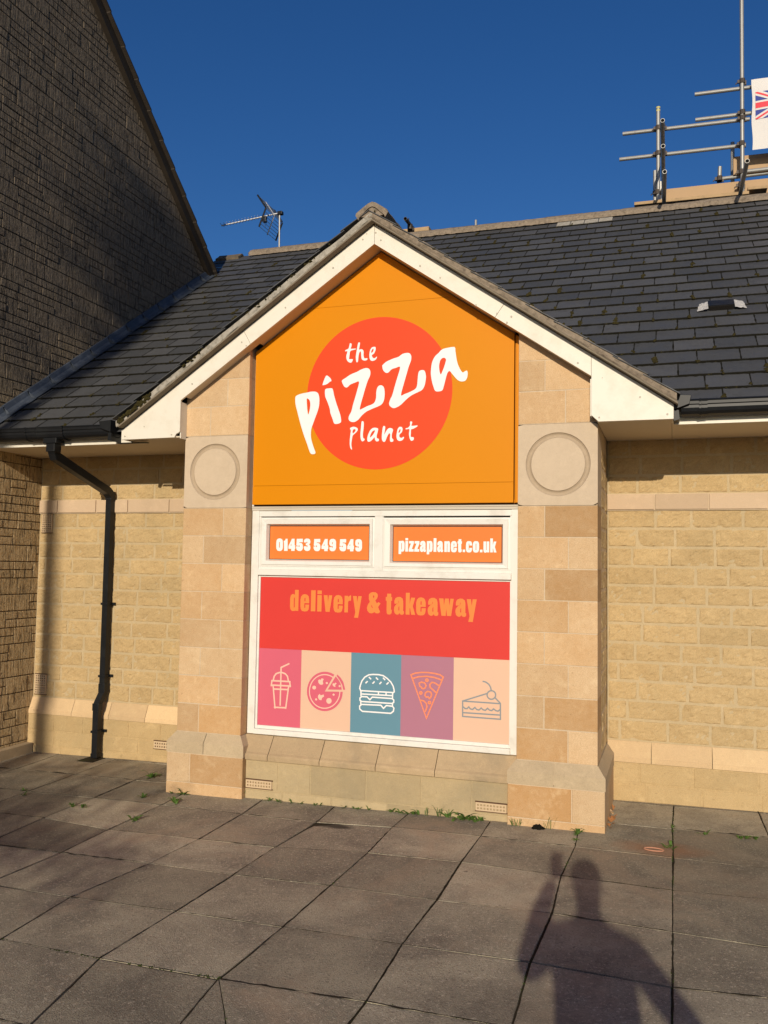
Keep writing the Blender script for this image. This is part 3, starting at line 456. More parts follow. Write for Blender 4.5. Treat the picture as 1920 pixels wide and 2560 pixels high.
for i in range(len(cols)-1):
    for j in range(len(rows)-1):
        q = [node(i,j), node(i+1,j), node(i+1,j+1), node(i,j+1)]
        if i == 12 and j == 10:
            a, b, c, d = q; e = (1.72, a[1]-.0)
            slab([a, e, d], 5001); slab([e, b, c, (d[0]+.003,d[1])], 5002); continue
        if (rows[j] > -.1 and XL0-.0 < cols[i] and cols[i+1] < 2.75 and rows[j] > .1): continue
        slab(q, 1000*i+j)
bm.build('paving', M['paving'], kind='structure')
bm = MB(); rj = random.Random(3)
def dirt_line(a, b, lo=.0022, hi=.0075):
    L = math.hypot(b[0]-a[0], b[1]-a[1]); n = max(4, int(L/.016)); dx, dy = (b[0]-a[0])/L, (b[1]-a[1])/L; vs = []
    k0 = max(.15, .45+1.1*noise.noise(Vector((a[0]*1.9+b[0], a[1]*1.9, 4))))
    for k in range(n+1):
        t = k/n; x, y = a[0]+(b[0]-a[0])*t, a[1]+(b[1]-a[1])*t
        w1 = lo+hi*k0*max(0, .45+noise.noise(Vector((x*17,y*17,1))))**1.5; w2 = lo+hi*k0*max(0, .45+noise.noise(Vector((x*17,y*17,9))))**1.5
        for s, w_ in ((-1,w1),(1,w2)):
            px, py = x-dy*s*w_, y+dx*s*w_; vs.append((px, py, gz(px,py)+.0019))
    bm.add(vs, [(2*k,2*k+1,2*k+3,2*k+2)[::-1] for k in range(n)])
for i in range(3, len(cols)-1):
    for j in range(5, len(rows)-1):
        dirt_line(node(i,j), node(i+1,j), .0010, .011); dirt_line(node(i,j), node(i,j+1), .0006, .0085)
bm.build('joint_dirt', plain_mat('dark_joint_dirt', (.040,.033,.024), 1, .05, .5, 40, .003, dirt=(.05,.055,.02), dirt_amt=.5, dscale=7), kind='stuff')

# ------------------------------------------------------------ shop building
shop = thing('shop_building', 'single storey sandstone shop with gabled bay, cream bargeboards and dark slate roof', 'building', (XC, 2.4, .1))
# recessed walls
def block_rows(mb, org, U, N, length, z0, zs, seed, wmin=.22, wmax=.40, amp=.0075, joint=.011, drop=.007, edge=.013, step=.018, tr=(.36,.54)):
    rr = random.Random(seed)
    for k in range(len(zs)-1):
        u = -rr.uniform(0, .2); first = True
        while u < length:
            w_ = rr.uniform(wmin, wmax); a = max(u, 0); b = min(u+w_, length)
            if b-a > .05:
                t = (rr.uniform(*tr), rr.random(), rr.random())
                p = Vector(org)+Vector(U)*(a+joint/2); p.z = zs[k]+joint/2
                rough_block(mb, p, U, (0,0,1), N, b-a-joint, zs[k+1]-zs[k]-joint, rr.random()*90, amp, edge, drop, step, t)
            u += w_
ZC = [.5635]+[.7185+.1425*k for k in range(12)]
ZU = [2.405,2.545,2.69,2.83]
def recessed_wall(x0, x1, seed, backx0, backx1):
    mb = MB()
    for zs in (ZC, ZU): block_rows(mb, (x0,YD,0), (1,0,0), (0,-1,0), x1-x0, 0, zs, seed+len(zs))
    w_ = mb.build('wall', M['rough'], shop)
    mb = MB(); mb.box(backx0, backx1, YD+.005, YD+.25, 0, 2.95, (.4,.5,.5)); mb.build('mortar_bed', M['mortar'], w_)
    mb = MB(); block_rows(mb, (x0,YD-.05,0), (1,0,0), (0,-1,0), x1-x0, 0, [.02,.13,.265,.41], seed+9, .3, .5, .0025, .007, .004, .010, .03, (.3,.6))
    mb.box(backx0, backx1, YD-.046, YD+.004, 0, .412, (.4,.5,.5))
    mb.build('plinth', M['rough'], w_, label='lower wall stepped forward below the splayed course')
    return w_
wl = recessed_wall(XW, XL0, 31, XW, XL0)
wr = recessed_wall(XR1, 5.2, 57, XR1, 5.2)
def splay(w_, xs, seed):
    mb = MB(); rr = random.Random(seed)
    for a, b in zip(xs[:-1], xs[1:]):
        a += .002; b -= .002
        prof = [(YD+.02,.415),(YD-.052,.415),(YD-.052,.447),(YD-.047,.453),(YD-.001,.560),(YD+.02,.561)]
        vs = [(x,y,z) for x in (a,b) for y,z in prof]; k = len(prof)
        fs = [(i,(i+1)%k,k+(i+1)%k,k+i) for i in range(k)]+[tuple(range(k))[::-1],tuple(range(k,2*k))]
        mb.add(vs, fs, (rr.uniform(.1,.9), rr.random(), 0))
    mb.build('splay_course', M['splay'], w_)
splay(wl, [XW,-2.06,-1.66,-1.28,-.88,XL0], 3)
splay(wr, [XR1,3.02,3.44,3.86,4.28,4.7,5.2], 4)
def string(w_, xs, seed):
    mb = MB(); rr = random.Random(seed)
    for a, b in zip(xs[:-1], xs[1:]):
        mb.chbox(a+.004, b-.004, YD-.020, YD+.03, 2.287, 2.401, .003, (rr.uniform(.0,1), rr.random(), 0))
    mb.build('string_course', M['plain'], w_)
    mb = MB(); mb.box(xs[0], xs[-1], YD-.008, YD+.004, 2.279, 2.4045); mb.build('joint', M['jointpale'], w_)
string(wl, [XW,-2.33,-1.90,-1.555,-1.12,-.74,XL0], 5)
string(wr, [XR1,3.05,3.43,3.83,4.22,4.62,5.2], 6)

def air_brick(parent, x0, x1, z0, z1, y, nx, nz):
    mb = MB(); W_ = x1-x0; H_ = z1-z0; m = .12
    cw = W_/(nx+(nx+1)*.75); chh = H_/(nz+(nz+1)*.9)
    gx = cw*.75; gh = chh*.9
    for k in range(nz+1): mb.box(x0, x1, y-.006, y+.012, z0+k*(chh+gh), z0+k*(chh+gh)+gh)
    for k in range(nz):
        for i in range(nx+1): mb.box(x0+i*(cw+gx), x0+i*(cw+gx)+gx, y-.0057, y+.012, z0+k*(chh+gh)+gh, z0+(k+1)*(chh+gh))
    o = mb.build('air_brick', M['terracotta'], parent)
    mb = MB(); mb.box(x0+.004, x1-.004, y+.0122, y+.016, z0+.004, z1-.004); mb.box(x0-.006, x1+.006, y-.004, y+.006, z0-.006, z0-.0005); mb.box(x0-.006, x1+.006, y-.004, y+.006, z1+.0005, z1+.007)
    mb.build('vent_void', M['dark'], parent)
air_brick(wl, -2.502,-2.388, 2.10,2.272, YD-.010, 5, 8)
air_brick(wl, -2.508,-2.384, .59,.772, YD-.010, 5, 8)
air_brick(wl, -1.168,-.953, .200,.264, YD-.062, 9, 2)

# piers
ZP = [2.2584-.215*k for k in range(9)]           # 2.2584 .. .5384
def pier(x0, x1, fr0, tints, ptints, up, seed, lit_side):
    rr = random.Random(seed); W_ = x1-x0
    mb = MB(); J = .0022
    def blk(a, b, z0, z1, t, limit=True):
        poly = [(a+J,z0+J),(b-J,z0+J),(b-J,z1-J),(a+J,z1-J)]
        if z1 > 2.83:
            if b <= XC: poly = clip(poly, -SL, 1, 4.179-SL*XC+.05)
            else: poly = clip(poly, SL, 1, 4.179+SL*XC+.05)
        if len(poly) > 2: mb.prism(poly, rr.uniform(-.0008,.0008), .30, (t, rr.random(), rr.random()), ch=.003)
    for k in range(8):
        f = fr0 if k % 2 == 0 else (1-fr0 if abs(fr0-.34) < .1 else .33)
        f = {0:fr0,1:.985-fr0}[k%2]
        c = x0+W_*f
        blk(x0, c, ZP[k+1], ZP[k], tints[k][0]); blk(c, x1, ZP[k+1], ZP[k], tints[k][1])
    z = 2.8229
    for dz, f, t0, t1 in up:
        c = x0+W_*f
        blk(x0, c, z, z+dz, t0); blk(c, x1, z, z+dz, t1); z += dz
    mb.box(x0+.01, x1-.01, .05, .29, .4, 2.9)
    o = mb.build('pier', M['ashlar'], shop)
    mb = MB(); poly = [(x0+.004,.0),(x1-.004,.0),(x1-.004,3.5),(x0+.004,3.5)]
    poly = clip(poly, -SL, 1, 4.179-SL*XC+.04) if x1 < XC else clip(poly, SL, 1, 4.179+SL*XC+.04)
    lo_ = clip(poly, 0, 1, 2.2584); hi_ = clip(poly, 0, -1, -2.8229)
    mb.prism(lo_, .0016, .84, (.4,.5,.5)); mb.prism(hi_, .0016, .84, (.4,.5,.5)); mb.box(x0+.004, x1-.004, .02, .839, 2.2584, 2.8229); mb.build('mortar_bed', M['jointpale'], o)
    # rough return behind the dressed quoins
    mb = MB()
    sx = x1 if lit_side > 0 else x0
    zs = [.5384+.1433*k for k in range(16)]
    block_rows(mb, (sx-.002*lit_side,.305,0), (0,1,0), (lit_side,0,0), YD-.31, 0, zs, seed+3, .2, .35, .004, .009)
    mb.build('rough_return', M['rough'], o)
    # roundel stone
    cx, cz, r0, r1 = (x0+x1)/2+(.078-.075 if x0 > 0 else -.0055), 2.5415, .216, .184
    mb = MB(); NR = 72; prof = [(r0+.003,0.),(r0-.001,.008),((r0+r1)/2+.005,.014),((r0+r1)/2-.005,.014),(r1+.001,.008),(r1-.003,0.)]
    vs = []
    a0, a1, b0, b1 = x0+J, x1-J, 2.2584+J, 2.8229-J
    for k in range(NR):
        th = 2*math.pi*k/NR; dx, dz = math.cos(th), math.sin(th)
        s_ = min((((a1-cx) if dx > 0 else (a0-cx))/dx) if abs(dx) > 1e-9 else 9, (((b1-cz) if dz > 0 else (b0-cz))/dz) if abs(dz) > 1e-9 else 9)
        vs.append((cx+dx*s_, -.001, cz+dz*s_))
    for r, d in prof:
        for k in range(NR):
            th = 2*math.pi*k/NR; vs.append((cx+r*math.cos(th), -.001+d, cz+r*math.sin(th)))
    vs.append((cx,-.001,cz)); Q = len(prof)
    fs = [(q*NR+k, q*NR+(k+1)%NR, (q+1)*NR+(k+1)%NR, (q+1)*NR+k) for q in range(Q) for k in range(NR)]
    fs += [(Q*NR+k, Q*NR+(k+1)%NR, (Q+1)*NR) for k in range(NR)]
    mb.add(vs, fs, (.12,.5,.5))
    for q_ in range(1,5):
        for k in range(NR): mb.t[len(mb.t)-len(vs)+(q_+1)*NR+k-0] = (.95,.45,.5)
    mb.add([(a0,-.001,b0),(a1,-.001,b0),(a1,.3,b0),(a0,.3,b0),(a0,-.001,b1),(a1,-.001,b1),(a1,.3,b1),(a0,.3,b1)], [(0,1,2,3),(4,7,6,5),(0,3,7,4),(1,5,6,2)], (.3,.5,.5))
    mb.build('roundel', M['roundel'], o)
    # plinth under the pier
    p = .05; mb = MB(); X0, X1 = x0-p, x1+p; c = X0+(X1-X0)*ptints[0]
    for a, b, t in ((X0,c,ptints[1]),(c,X1,ptints[2])): mb.prism([(a+J,.167+J),(b-J,.167+J),(b-J,.385-J),(a+J,.385-J)], -p, .3, (t, rr.random(), 0), ch=.004)
    mb.prism([(X0+J,-.05),(X1-J,-.05),(X1-J,.167-J),(X0+J,.167-J)], -p, .3, (.55, rr.random(), 0), ch=.003)
    for z0, z1 in ((-.05,.167),(.167,.385)):
        mb.box(X0+J, X1-J, .304, YD-.05, z0+J, z1-J, (.35, rr.random(), 0))
    pl = mb.build('plinth', M['ashlar'], o)
    mb = MB(); mb.box(X0+.005, X1-.005, -p+.003, YD-.05, -.05, .39); mb.build('joint', M['jointpale'], pl)
    mb = MB()
    def band(a, b, ml, mr, t):
        # ml / mr: mitred return at that end (goes back to the wall)
        ya, yb = -p-.002, YD-.02
        ai = x0 if ml else a; bi = x1 if mr else b
        F = [(a,ya,.388),(b,ya,.388),(b,ya,.470),(a,ya,.470),(bi,-.0005,.538),(ai,-.0005,.538)]
        vs = list(F); fs = [(0,1,2,3),(3,2,4,5)]
        if mr: vs += [(b,yb,.388),(b,yb,.470),(bi,yb,.538)]; fs += [(1,6,7,2),(2,7,8,4)]
        if ml:
            q = len(vs); vs += [(a,yb,.388),(a,yb,.470),(ai,yb,.538)]; fs += [(0,3,q+1,q),(3,5,q+2,q+1)]
        fs += [(0,1,(6 if mr else 1)),] if False else []
        q = len(vs); vs += [(a,.2,.388),(b,.2,.388)]; fs.append((0,q,q+1,1))
        mb.add(vs, fs, t)
    m = (X0+X1)/2-.01
    band(X0-.002, m-.002, True, False, (.4, .45, 0)); band(m+.002, X1+.002, False, True, (.35,.6,0))
    mb.build('plinth_band', M['band'], o)
    return o
TL = [(.55,.25),(.15,.4),(.55,.35),(.6,.5),(.35,.35),(.12,.22),(.55,.45),(.5,.75)]
TR = [(.5,.80),(.45,.25),(.28,.72),(.65,.30),(.55,.50),(.33,.18),(.30,.80),(.78,.15)]
pl_ = pier(XL0, XL1, .645, TL, (.31,.1,.72), ((.2287,.4,.3,.3),(.215,.66,.2,.2),(.215,.33,.4,.3),(.215,.6,.3,.3)), 11, -1)
pr_ = pier(XR0, XR1, .345, TR, (.665,.92,.05), ((.2287,.6,.45,.35),(.215,.34,.35,.3),(.215,.62,.3,.4),(.215,.4,.3,.3)), 12, 1)

# base wall and splayed sill under the window
mb = MB(); rr = random.Random(5)
xa, xb = XL1+.05, XR0-.05
for z0, z1, js in ((-.03,.155,[xa,.44,.83,1.25,1.66,xb]),(.155,.372,[xa,.40,.66,1.09,1.5,1.86,xb])):
    for a, b in zip(js[:-1], js[1:]):
        rough_block(mb, (a+.002,0,z0+.002), (1,0,0), (0,0,1), (0,-1,0), b-a-.004, z1-z0-.004, rr.random()*50, .003, .008, .0025, .03, (rr.uniform(.2,.8), rr.random(), 0))
bw = mb.build('base_wall', M['basewall'], shop)
mb = MB(); mb.box(xa, xb, .004, .3, -.03, .38); mb.box(XL1, XR0, .12, .3, .38, .55); mb.build('mortar_bed', M['basewall'], bw)
air_brick(bw, .147,.356, .170,.227, -.007, 9, 2); air_brick(bw, 1.892,2.103, .176,.231, -.007, 9, 2)
mb = MB(); xs = [XL1,.32,.735,1.165,1.60,XR0]
for a, b in zip(xs[:-1], xs[1:]):
    a0 = max(a, xa) if a == XL1 else a; b0 = min(b, xb) if b == XR0 else b
    a += .0025; b -= .0025; a0 += .0025; b0 -= .0025
    prof = [(a0,b0,.02,.376),(a0,b0,-.020,.376),(a0,b0,-.022,.405),(a0,b0,-.015,.418),(a0,b0,.000,.430),(a,b,.085,.540),(a,b,.15,.545)]
    vs = [(q[0],q[2],q[3]) for q in prof]+[(q[1],q[2],q[3]) for q in prof]; k = len(prof)
    fs = [(i,i+k,i+k+1,i+1) for i in range(k-1)]+[tuple(range(k)),tuple(range(2*k-1,k-1,-1))]
    mb.add(vs, fs, (rr.uniform(.2,.8), rr.random(), 0))
si = mb.build('sill', M['sill'], shop)

# ------------------------------------------------------------ window
win = thing('x', '', '', (0,0,0)); COL.objects.unlink(win); bpy.data.objects.remove(win)
mb = MB()
mb.box(.0875,.146,.098,.16,.545,2.262,ch=.002); mb.box(2.106,2.1605,.098,.16,.545,2.262,ch=.002)      # jambs
mb.box(.1465,2.1055,.1005,.16,2.198,2.240,ch=.002)                                                # head
mb.box(1.094,1.152,.1005,.16,1.794,2.1975,ch=.002)                                                # mullion
mb.box(.1465,2.1055,.086,.16,1.748,1.7935,ch=.003)                                                # transom
mb.box(.1465,2.1055,.086,.16,.546,.584,ch=.003)                                                   # bottom rail
mb.box(.1465,1.0935,.1045,.16,1.794,1.816); mb.box(1.1525,2.1055,.1045,.16,1.794,1.8145)
mb.box(.1465,.1595,.1045,.16,1.8165,2.1975); mb.box(1.089,1.0935,.1045,.16,1.8165,2.1975); mb.box(1.1525,1.1565,.1045,.16,1.815,2.1975); mb.box(2.095,2.1055,.1045,.16,1.815,2.1975)
mb.box(.1465,.1635,.112,.16,.5845,1.7475,ch=.002); mb.box(2.095,2.1055,.112,.16,.5845,1.7475,ch=.002)
mb.box(.164,2.0945,.112,.16,.5845,.609,ch=.002); mb.box(.164,2.0945,.112,.16,1.7335,1.7475,ch=.002)
window = mb.build('window', M['upvc'], shop)
mb = MB(); mb.box(XL1+.001,XR0-.001,.088,.16,2.2625,2.2745,ch=.003); mb.box(.0865,2.1615,.092,.0975,2.243,2.2615); mb.build('head_trim', M['trimgrey'], window)
mb = MB(); mb.box(.12,2.13,.137,.16,.60,2.2); mb.build('backing', M['gasket'], window)
def sash(x0, x1, z0, z1, px0, px1, pz0, pz1):
    mb = MB(); f = .100; b = .15
    def ring(x0,x1,z0,z1,X0,X1,Z0,Z1,y0,y1):
        vs = [(x0,y0,z0),(x1,y0,z0),(x1,y0,z1),(x0,y0,z1),(X0,y1,Z0),(X1,y1,Z0),(X1,y1,Z1),(X0,y1,Z1)]
        mb.add(vs, [(0,1,5,4),(1,2,6,5),(2,3,7,6),(3,0,4,7)])
    # outer lip, mitred bevelled face, inner reveal
    ring(x0,x1,z0,z1,x0,x1,z0,z1,b,f+.004) ; ring(x0,x1,z0,z1,x0+.012,x1-.012,z0+.012,z1-.012,f+.004,f+.002)
    ring(x0+.012,x1-.012,z0+.012,z1-.012,x0+.014,x1-.014,z0+.014,z1-.014,f+.002,f-.006)
    ring(x0+.014,x1-.014,z0+.014,z1-.014,px0-.012,px1+.012,pz0-.012,pz1+.012,f-.006,f-.002)
    ring(px0-.012,px1+.012,pz0-.012,pz1+.012,px0,px1,pz0,pz1,f-.002,.134)
    s_ = mb.build('sash', M['upvc'], window)
    mb = MB(); ring_ = [(px0,px1,pz0,pz1)]
    for a in ((px0,px1,pz1-.004,pz1),(px0,px1,pz0,pz0+.004),(px0,px0+.004,pz0+.004,pz1-.004),(px1-.004,px1,pz0+.004,pz1-.004)): mb.box(a[0],a[1],.1325,.137,a[2],a[3])
    mb.build('gasket', M['gasket'], window)
    mb = MB(); mb.box(px0+.004, px1-.004, .1345,.1375, pz0+.004, pz1-.004); mb.build('pane', M['worange'], window, label='window pane covered with orange vinyl')
sash(.160,1.0885,1.817,2.190,.221,1.039,1.870,2.128)
sash(1.157,2.0945,1.815,2.186,1.222,2.033,1.865,2.125)
YV = .1343
mb = MB()
for k, g_ in enumerate(DIGITS): mb.flat([l for l in g_], YV)
mb.build('lettering', M['white_v'], window, label='white phone number on the left pane')
GL = {
'p':[[(0,1),(.42,1),(.5,1.02),(.75,1.02),(.93,.93),(1,.75),(1,.25),(.93,.07),(.75,-.01),(.5,-.01),(.44,.02),(.44,-.24),(0,-.24)],[(.45,.8),(.55,.8),(.55,.2),(.45,.2)]],
'i':[[(0,0),(1,0),(1,1),(0,1)],[(0,1.06),(1,1.06),(1,1.28),(0,1.28)]],
'z':[[(.05,1),(1,1),(1,.77),(.60,.24),(.98,.24),(.98,0),(0,0),(0,.22),(.42,.77),(.05,.77)]],
'a':[[(.04,.62),(.04,.8),(.15,.95),(.4,1.02),(.65,1.02),(.88,.93),(.95,.75),(.95,.2),(1.03,.18),(1.03,.05),(.92,-.02),(.70,-.02),(.58,.07),(.45,-.02),(.25,-.02),(.07,.07),(0,.25),(.03,.42),(.2,.56),(.47,.68),(.5,.78),(.46,.8),(.42,.62)],[(.46,.22),(.55,.22),(.55,.5),(.46,.4)]],
'l':[[(0,0),(1,0),(1,1.28),(0,1.28)]],
'n':[[(0,0),(.45,0),(.45,.78),(.55,.78),(.55,0),(1,0),(1,.82),(.93,.97),(.75,1.02),(.55,1.0),(.45,.97),(.42,1),(0,1)]],
'e':[[(0,.3),(.05,.12),(.2,0),(.5,-.03),(.8,0),(.95,.1),(1,.28),(1,.4),(.57,.4),(.57,.2),(.46,.2),(.46,.48),(1,.48),(1,.7),(.93,.9),(.75,1.0),(.5,1.03),(.25,1.0),(.07,.88),(0,.7)],[(.46,.6),(.57,.6),(.57,.8),(.46,.8)]],
't':[[(.15,.25),(.18,.05),(.35,-.03),(.7,-.03),(.95,.05),(.97,.25),(.85,.25),(.85,.78),(1,.78),(1,1),(.85,1),(.85,1.2),(.22,1.2),(.2,1),(0,1),(0,.78),(.15,.78)]],
'.':[[(0,0),(1,0),(1,.24),(0,.24)]],
'c':[[(0,.3),(.05,.12),(.2,0),(.5,-.03),(.8,0),(.95,.12),(1,.3),(1,.4),(.56,.4),(.56,.2),(.46,.2),(.46,.8),(.56,.8),(.56,.62),(1,.62),(1,.72),(.95,.9),(.8,1.0),(.5,1.03),(.2,1),(.05,.88),(0,.7)]],
'o':[[(0,.3),(.05,.12),(.2,0),(.5,-.03),(.8,0),(.95,.12),(1,.3),(1,.7),(.95,.88),(.8,1.0),(.5,1.03),(.2,1),(.05,.88),(0,.7)],[(.45,.2),(.56,.2),(.56,.8),(.45,.8)]],
'u':[[(0,1),(.45,1),(.45,.2),(.55,.2),(.55,1),(1,1),(1,0),(.6,0),(.57,.03),(.4,-.03),(.2,-.03),(.05,.05),(0,.2)]],
'k':[[(0,0),(.42,0),(.42,.38),(.47,.38),(.6,0),(1.03,0),(.76,.5),(1,1),(.57,1),(.42,.62),(.42,1.28),(0,1.28)]],
'd':[[(1,0),(.58,0),(.5,-.02),(.25,-.02),(.07,.08),(0,.25),(0,.75),(.07,.92),(.25,1.02),(.5,1.0),(.56,.95),(.56,1.28),(1,1.28)],[(.45,.2),(.56,.2),(.56,.8),(.45,.8)]],
'v':[[(0,1),(.45,1),(.52,.6),(.6,1),(1,1),(.72,0),(.25,0)]],
'r':[[(0,0),(.55,0),(.55,.62),(.64,.7),(1,.72),(1,1.02),(.85,1.03),(.6,.95),(.55,.9),(.55,1),(0,1)]],
'y':[[(0,1),(.43,1),(.5,.62),(.6,1),(1,1),(.62,-.3),(.17,-.3),(.30,.02)]],
'w':[[(0,1),(.3,1),(.34,.6),(.4,1),(.66,1),(.71,.6),(.77,1),(1,1),(.83,0),(.55,0),(.5,.4),(.46,0),(.17,0)]]}
def write(mb, line, y):
    letters, z0, z1 = line
    for ch, a, b in letters:
        loops = [[(a+u*(b-a), z0+v*(z1-z0)) for u, v in l] for l in GL[ch]]
        if ch == 'i':
            for l in loops: mb.flat([l], y)
        else: mb.flat(loops, y)
mb = MB(); write(mb, URL, YV); mb.build('lettering', M['white_v'], window, label='white web address on the right pane')
# large lower panel and its pictograms
YW = .12
mb = MB(); mb.box(.164,2.0945,YW,YW+.02,1.1895,1.7335); mb.build('panel', M['wred'], window, label='red lower window panel')
mb = MB(); write(mb, DEL, YW-.0008); write(mb, TAK, YW-.0008); mb.flat(AMP, YW-.0008)
mb.build('lettering', M['wtan'], window, label='orange wording on the red panel')
SX = [.164,.5168,.917,1.3045,1.695,2.0945]
for k, (m, nm) in enumerate((('spink','pink'),('scream','cream'),('sblue','blue'),('spurple','purple'),('scream','peach'))):
    mb = MB(); mb.box(SX[k],SX[k+1],YW,YW+.02,.6095,1.1890); mb.build('panel', M[m], window, label=nm+' picture panel in the bottom row')
def icon(name, strokes, w_, mat, lab, y=YW-.001):
    mb = MB()
    for k, s_ in enumerate(strokes): mb.stroke(s_, w_, y-.00012*k)
    mb.build(name, mat, window, label=lab)
icon('pictogram', DRINK, .0112, M['lcream'], 'pale line drawing of a lidded drink with a straw')
icon('pictogram', BURGER, .0098, M['white_v'], 'white line drawing of a burger')
icon('pictogram', SLICE, .0092, M['lorange'], 'orange line drawing of a pizza slice')
icon('pictogram', CAKE, .0095, M['lblue'], 'blue line drawing of a cake slice with a cherry')
mb = MB()
for l in PIZZADISC: mb.flat([l], YW-.0008)
mb.build('pictogram', M['spink'], window, label='pink drawing of a whole pizza with one slice pulled out')
mb = MB()
for k, l in enumerate(PIZZARING): mb.stroke(l, .0075, YW-.0012)
for l in PIZZATOP: mb.flat([l], YW-.0013)
mb.build('pictogram', M['lcream'], window, label='pale ring and toppings on the pink pizza')

# ------------------------------------------------------------ fascia sign
sign = thing('shop_sign', 'big orange gable-shaped shop sign with a red disc and white handwritten lettering', 'sign', (XC, .08, 2.287))
YS = .055
def pent(z0, z1):
    p = [(.105,z0),(2.124,z0),(2.124,z1),(.105,z1)]
    p = clip(p, -SL, 1, 4.179-SL*XC-.006); return clip(p, SL, 1, 4.179+SL*XC-.006)
mb = MB()
for a, b in ((2.287,2.4300),(2.4315,3.7845),(3.7858,4.2)): mb.prism(pent(a, b), YS, .098, ch=.0008)
mb.build('sign_panel', M['orange'], sign)
mb = MB()
mb.prism(clip([(2.1315,2.287),(2.1365,2.287),(2.1365,3.6),(2.1315,3.6)], SL, 1, 4.179+SL*XC-.008), .066, .098)
mb.prism(clip([(2.1385,2.287),(2.1610,2.287),(2.1610,3.6),(2.1385,3.6)], SL, 1, 4.179+SL*XC-.008), .060, .098)
mb.box(.105,2.160,.0985,.112,2.287,2.31)
mb.build('edge_trim', M['orange'], sign)
mb = MB(); mb.box(.106,2.125,.099,.14,2.2755,2.2865); mb.box(.088,2.16,.1125,.14,2.275,3.45); mb.build('backing', M['dark'], sign)
mb = MB(); mb.prism(clip([(.087,2.276),(.1035,2.276),(.1035,3.6),(.087,3.6)], -SL, 1, 4.179-SL*XC-.008), .090, .111); mb.build('side_trim', M['upvc'], sign)
mb = MB(); dsc = [(1.112+.567*math.cos(2*math.pi*k/120), 3.108+.569*math.sin(2*math.pi*k/120)) for k in range(120)]
mb.prism(dsc, YS-.0016, YS-.0002); mb.build('disc', M['reddisc'], sign)
mb = MB()
for loops in LOGO:
    mb.flat([smooth_loop(l, 4) for l in loops], YS-.0024)
mb.build('lettering', M['white_v'], sign)
# ------------------------------------------------------------ bargeboards, soffits, fascias
mb = MB()
def bpoly(xa, xb): return [(xa,zi(xa)),(xb,zi(xb)),(xb,zo(xb)),(xa,zo(xa))]
YB = -.1
g_ = .0012
def sl_seam(x, s):      # mitre across the sloping board
    return x
def bseg(xi0, xo0, xi1, xo1): return [(xi0,zi(xi0)),(xi1,zi(xi1)),(xo1,zo(xo1)),(xo0,zo(xo0))]
mb.prism(bseg(XC+g_, XC+g_, 2.015, 2.083), YB, -.082, ch=.001)
mb.prism(bseg(2.017, 2.085, 2.667, 2.667), YB, -.082, ch=.001)
mb.prism([(2.669,2.853),(2.715,2.808),(3.188,2.808),(3.188,2.903),(2.669,zo(2.669))], YB, -.082, ch=.001)
mb.prism(bseg(.135, .075, XC-g_, XC-g_), YB, -.082, ch=.001)
mb.prism([(-.988,2.802),(-.505,2.806),(-.492,2.832),(-.470,2.842),(-.458,2.852),(-.458,zi(-.458)),(.133,zi(.133)),(.073,zo(.073)),(-.988,2.877)], YB, -.082, ch=.001)
barge = mb.build('bargeboard', M['board'], shop)
mb = MB()
# sides of the boxed ends
for q in ((2.660,2.6685,-.0815,-.001,2.85,3.10),(-.4665,-.4585,-.0815,-.0015,2.80,3.085),(3.176,3.187,-.0815,.065,2.808,2.9),(-.986,-.975,-.0815,.065,2.804,2.88)): MB().box(*q).build('box_end_cheek', M['board'], barge)
# fascia behind the gutters
MB().box(3.1885,5.5,.066,.082,2.797,2.94).build('fascia', M['board'], shop); MB().box(XW,-.9875,.066,.082,2.797,2.94).build('fascia', M['board'], shop)
mb = MB()
mb.box(2.7055,3.1755,-.0815,YD-.001,2.812,2.822); mb.box(3.1775,5.5,.083,YD-.001,2.812,2.822)
mb.box(-.9745,-.4675,-.0815,YD-.001,2.808,2.818); mb.box(XW,-.9765,.083,YD-.001,2.808,2.818)
for s in (-1,1):       # sloping soffit behind the bargeboard
    for (u0,u1,y1) in ((0,.955 if s<0 else 1.005,.115),(.956 if s<0 else 1.006,1.545,-.0015)):
        xa, xb = XC+s*u0, XC+s*u1
        vs = [(x,y,zi(x)+.003+d) for x in (xa,xb) for y in (-.0812,y1) for d in (0,.012)]
        mb.add(vs, [(0,2,6,4),(1,5,7,3),(0,1,3,2),(4,6,7,5),(0,4,5,1),(2,3,7,6)] if s > 0 else [(0,4,6,2),(1,3,7,5),(0,2,3,1),(4,5,7,6),(0,1,5,4),(2,6,7,3)])
mb.build('soffit', M['soffit'], shop)
# screw caps on the boards: one, then copies
def cyl_y(r, y0, y1, n=12):
    return MB().prism([(r*math.cos(2*math.pi*k/n), r*math.sin(2*math.pi*k/n)) for k in range(n)], y0, y1)
caps = [(-.955,2.828,.006),(-.53,2.828,.006),(-.36,3.22,.0065),(-.78,2.90,.004),(.06,3.52,.006),(.10,3.49,.005),(.42,3.76,.006),(.80,4.03,.007),(1.03,4.22,.006),(1.06,4.26,.004),(1.13,4.26,.006),(1.17,4.20,.006),(1.47,3.98,.007),(1.62,3.88,.005),(1.88,3.66,.007),(2.03,3.59,.006),(2.10,3.52,.007),(2.13,3.56,.007),(2.58,3.21,.007),(2.72,2.835,.006),(3.15,2.84,.007),(2.98,2.96,.006),(2.74,3.10,.003)]
sc0 = None
for x, z, r in caps:
    if sc0 is None:
        sc0 = cyl_y(.0062, -.0035, 0).build('screw_cap', M['screw'], barge); c = sc0
    else:
        c = sc0.copy(); COL.objects.link(c)
    c.parent = barge; c.matrix_parent_inverse = world_of(barge).inverted(); c.location = (x, YB, z); c.scale = (r/.0062, 1, r/.0062)

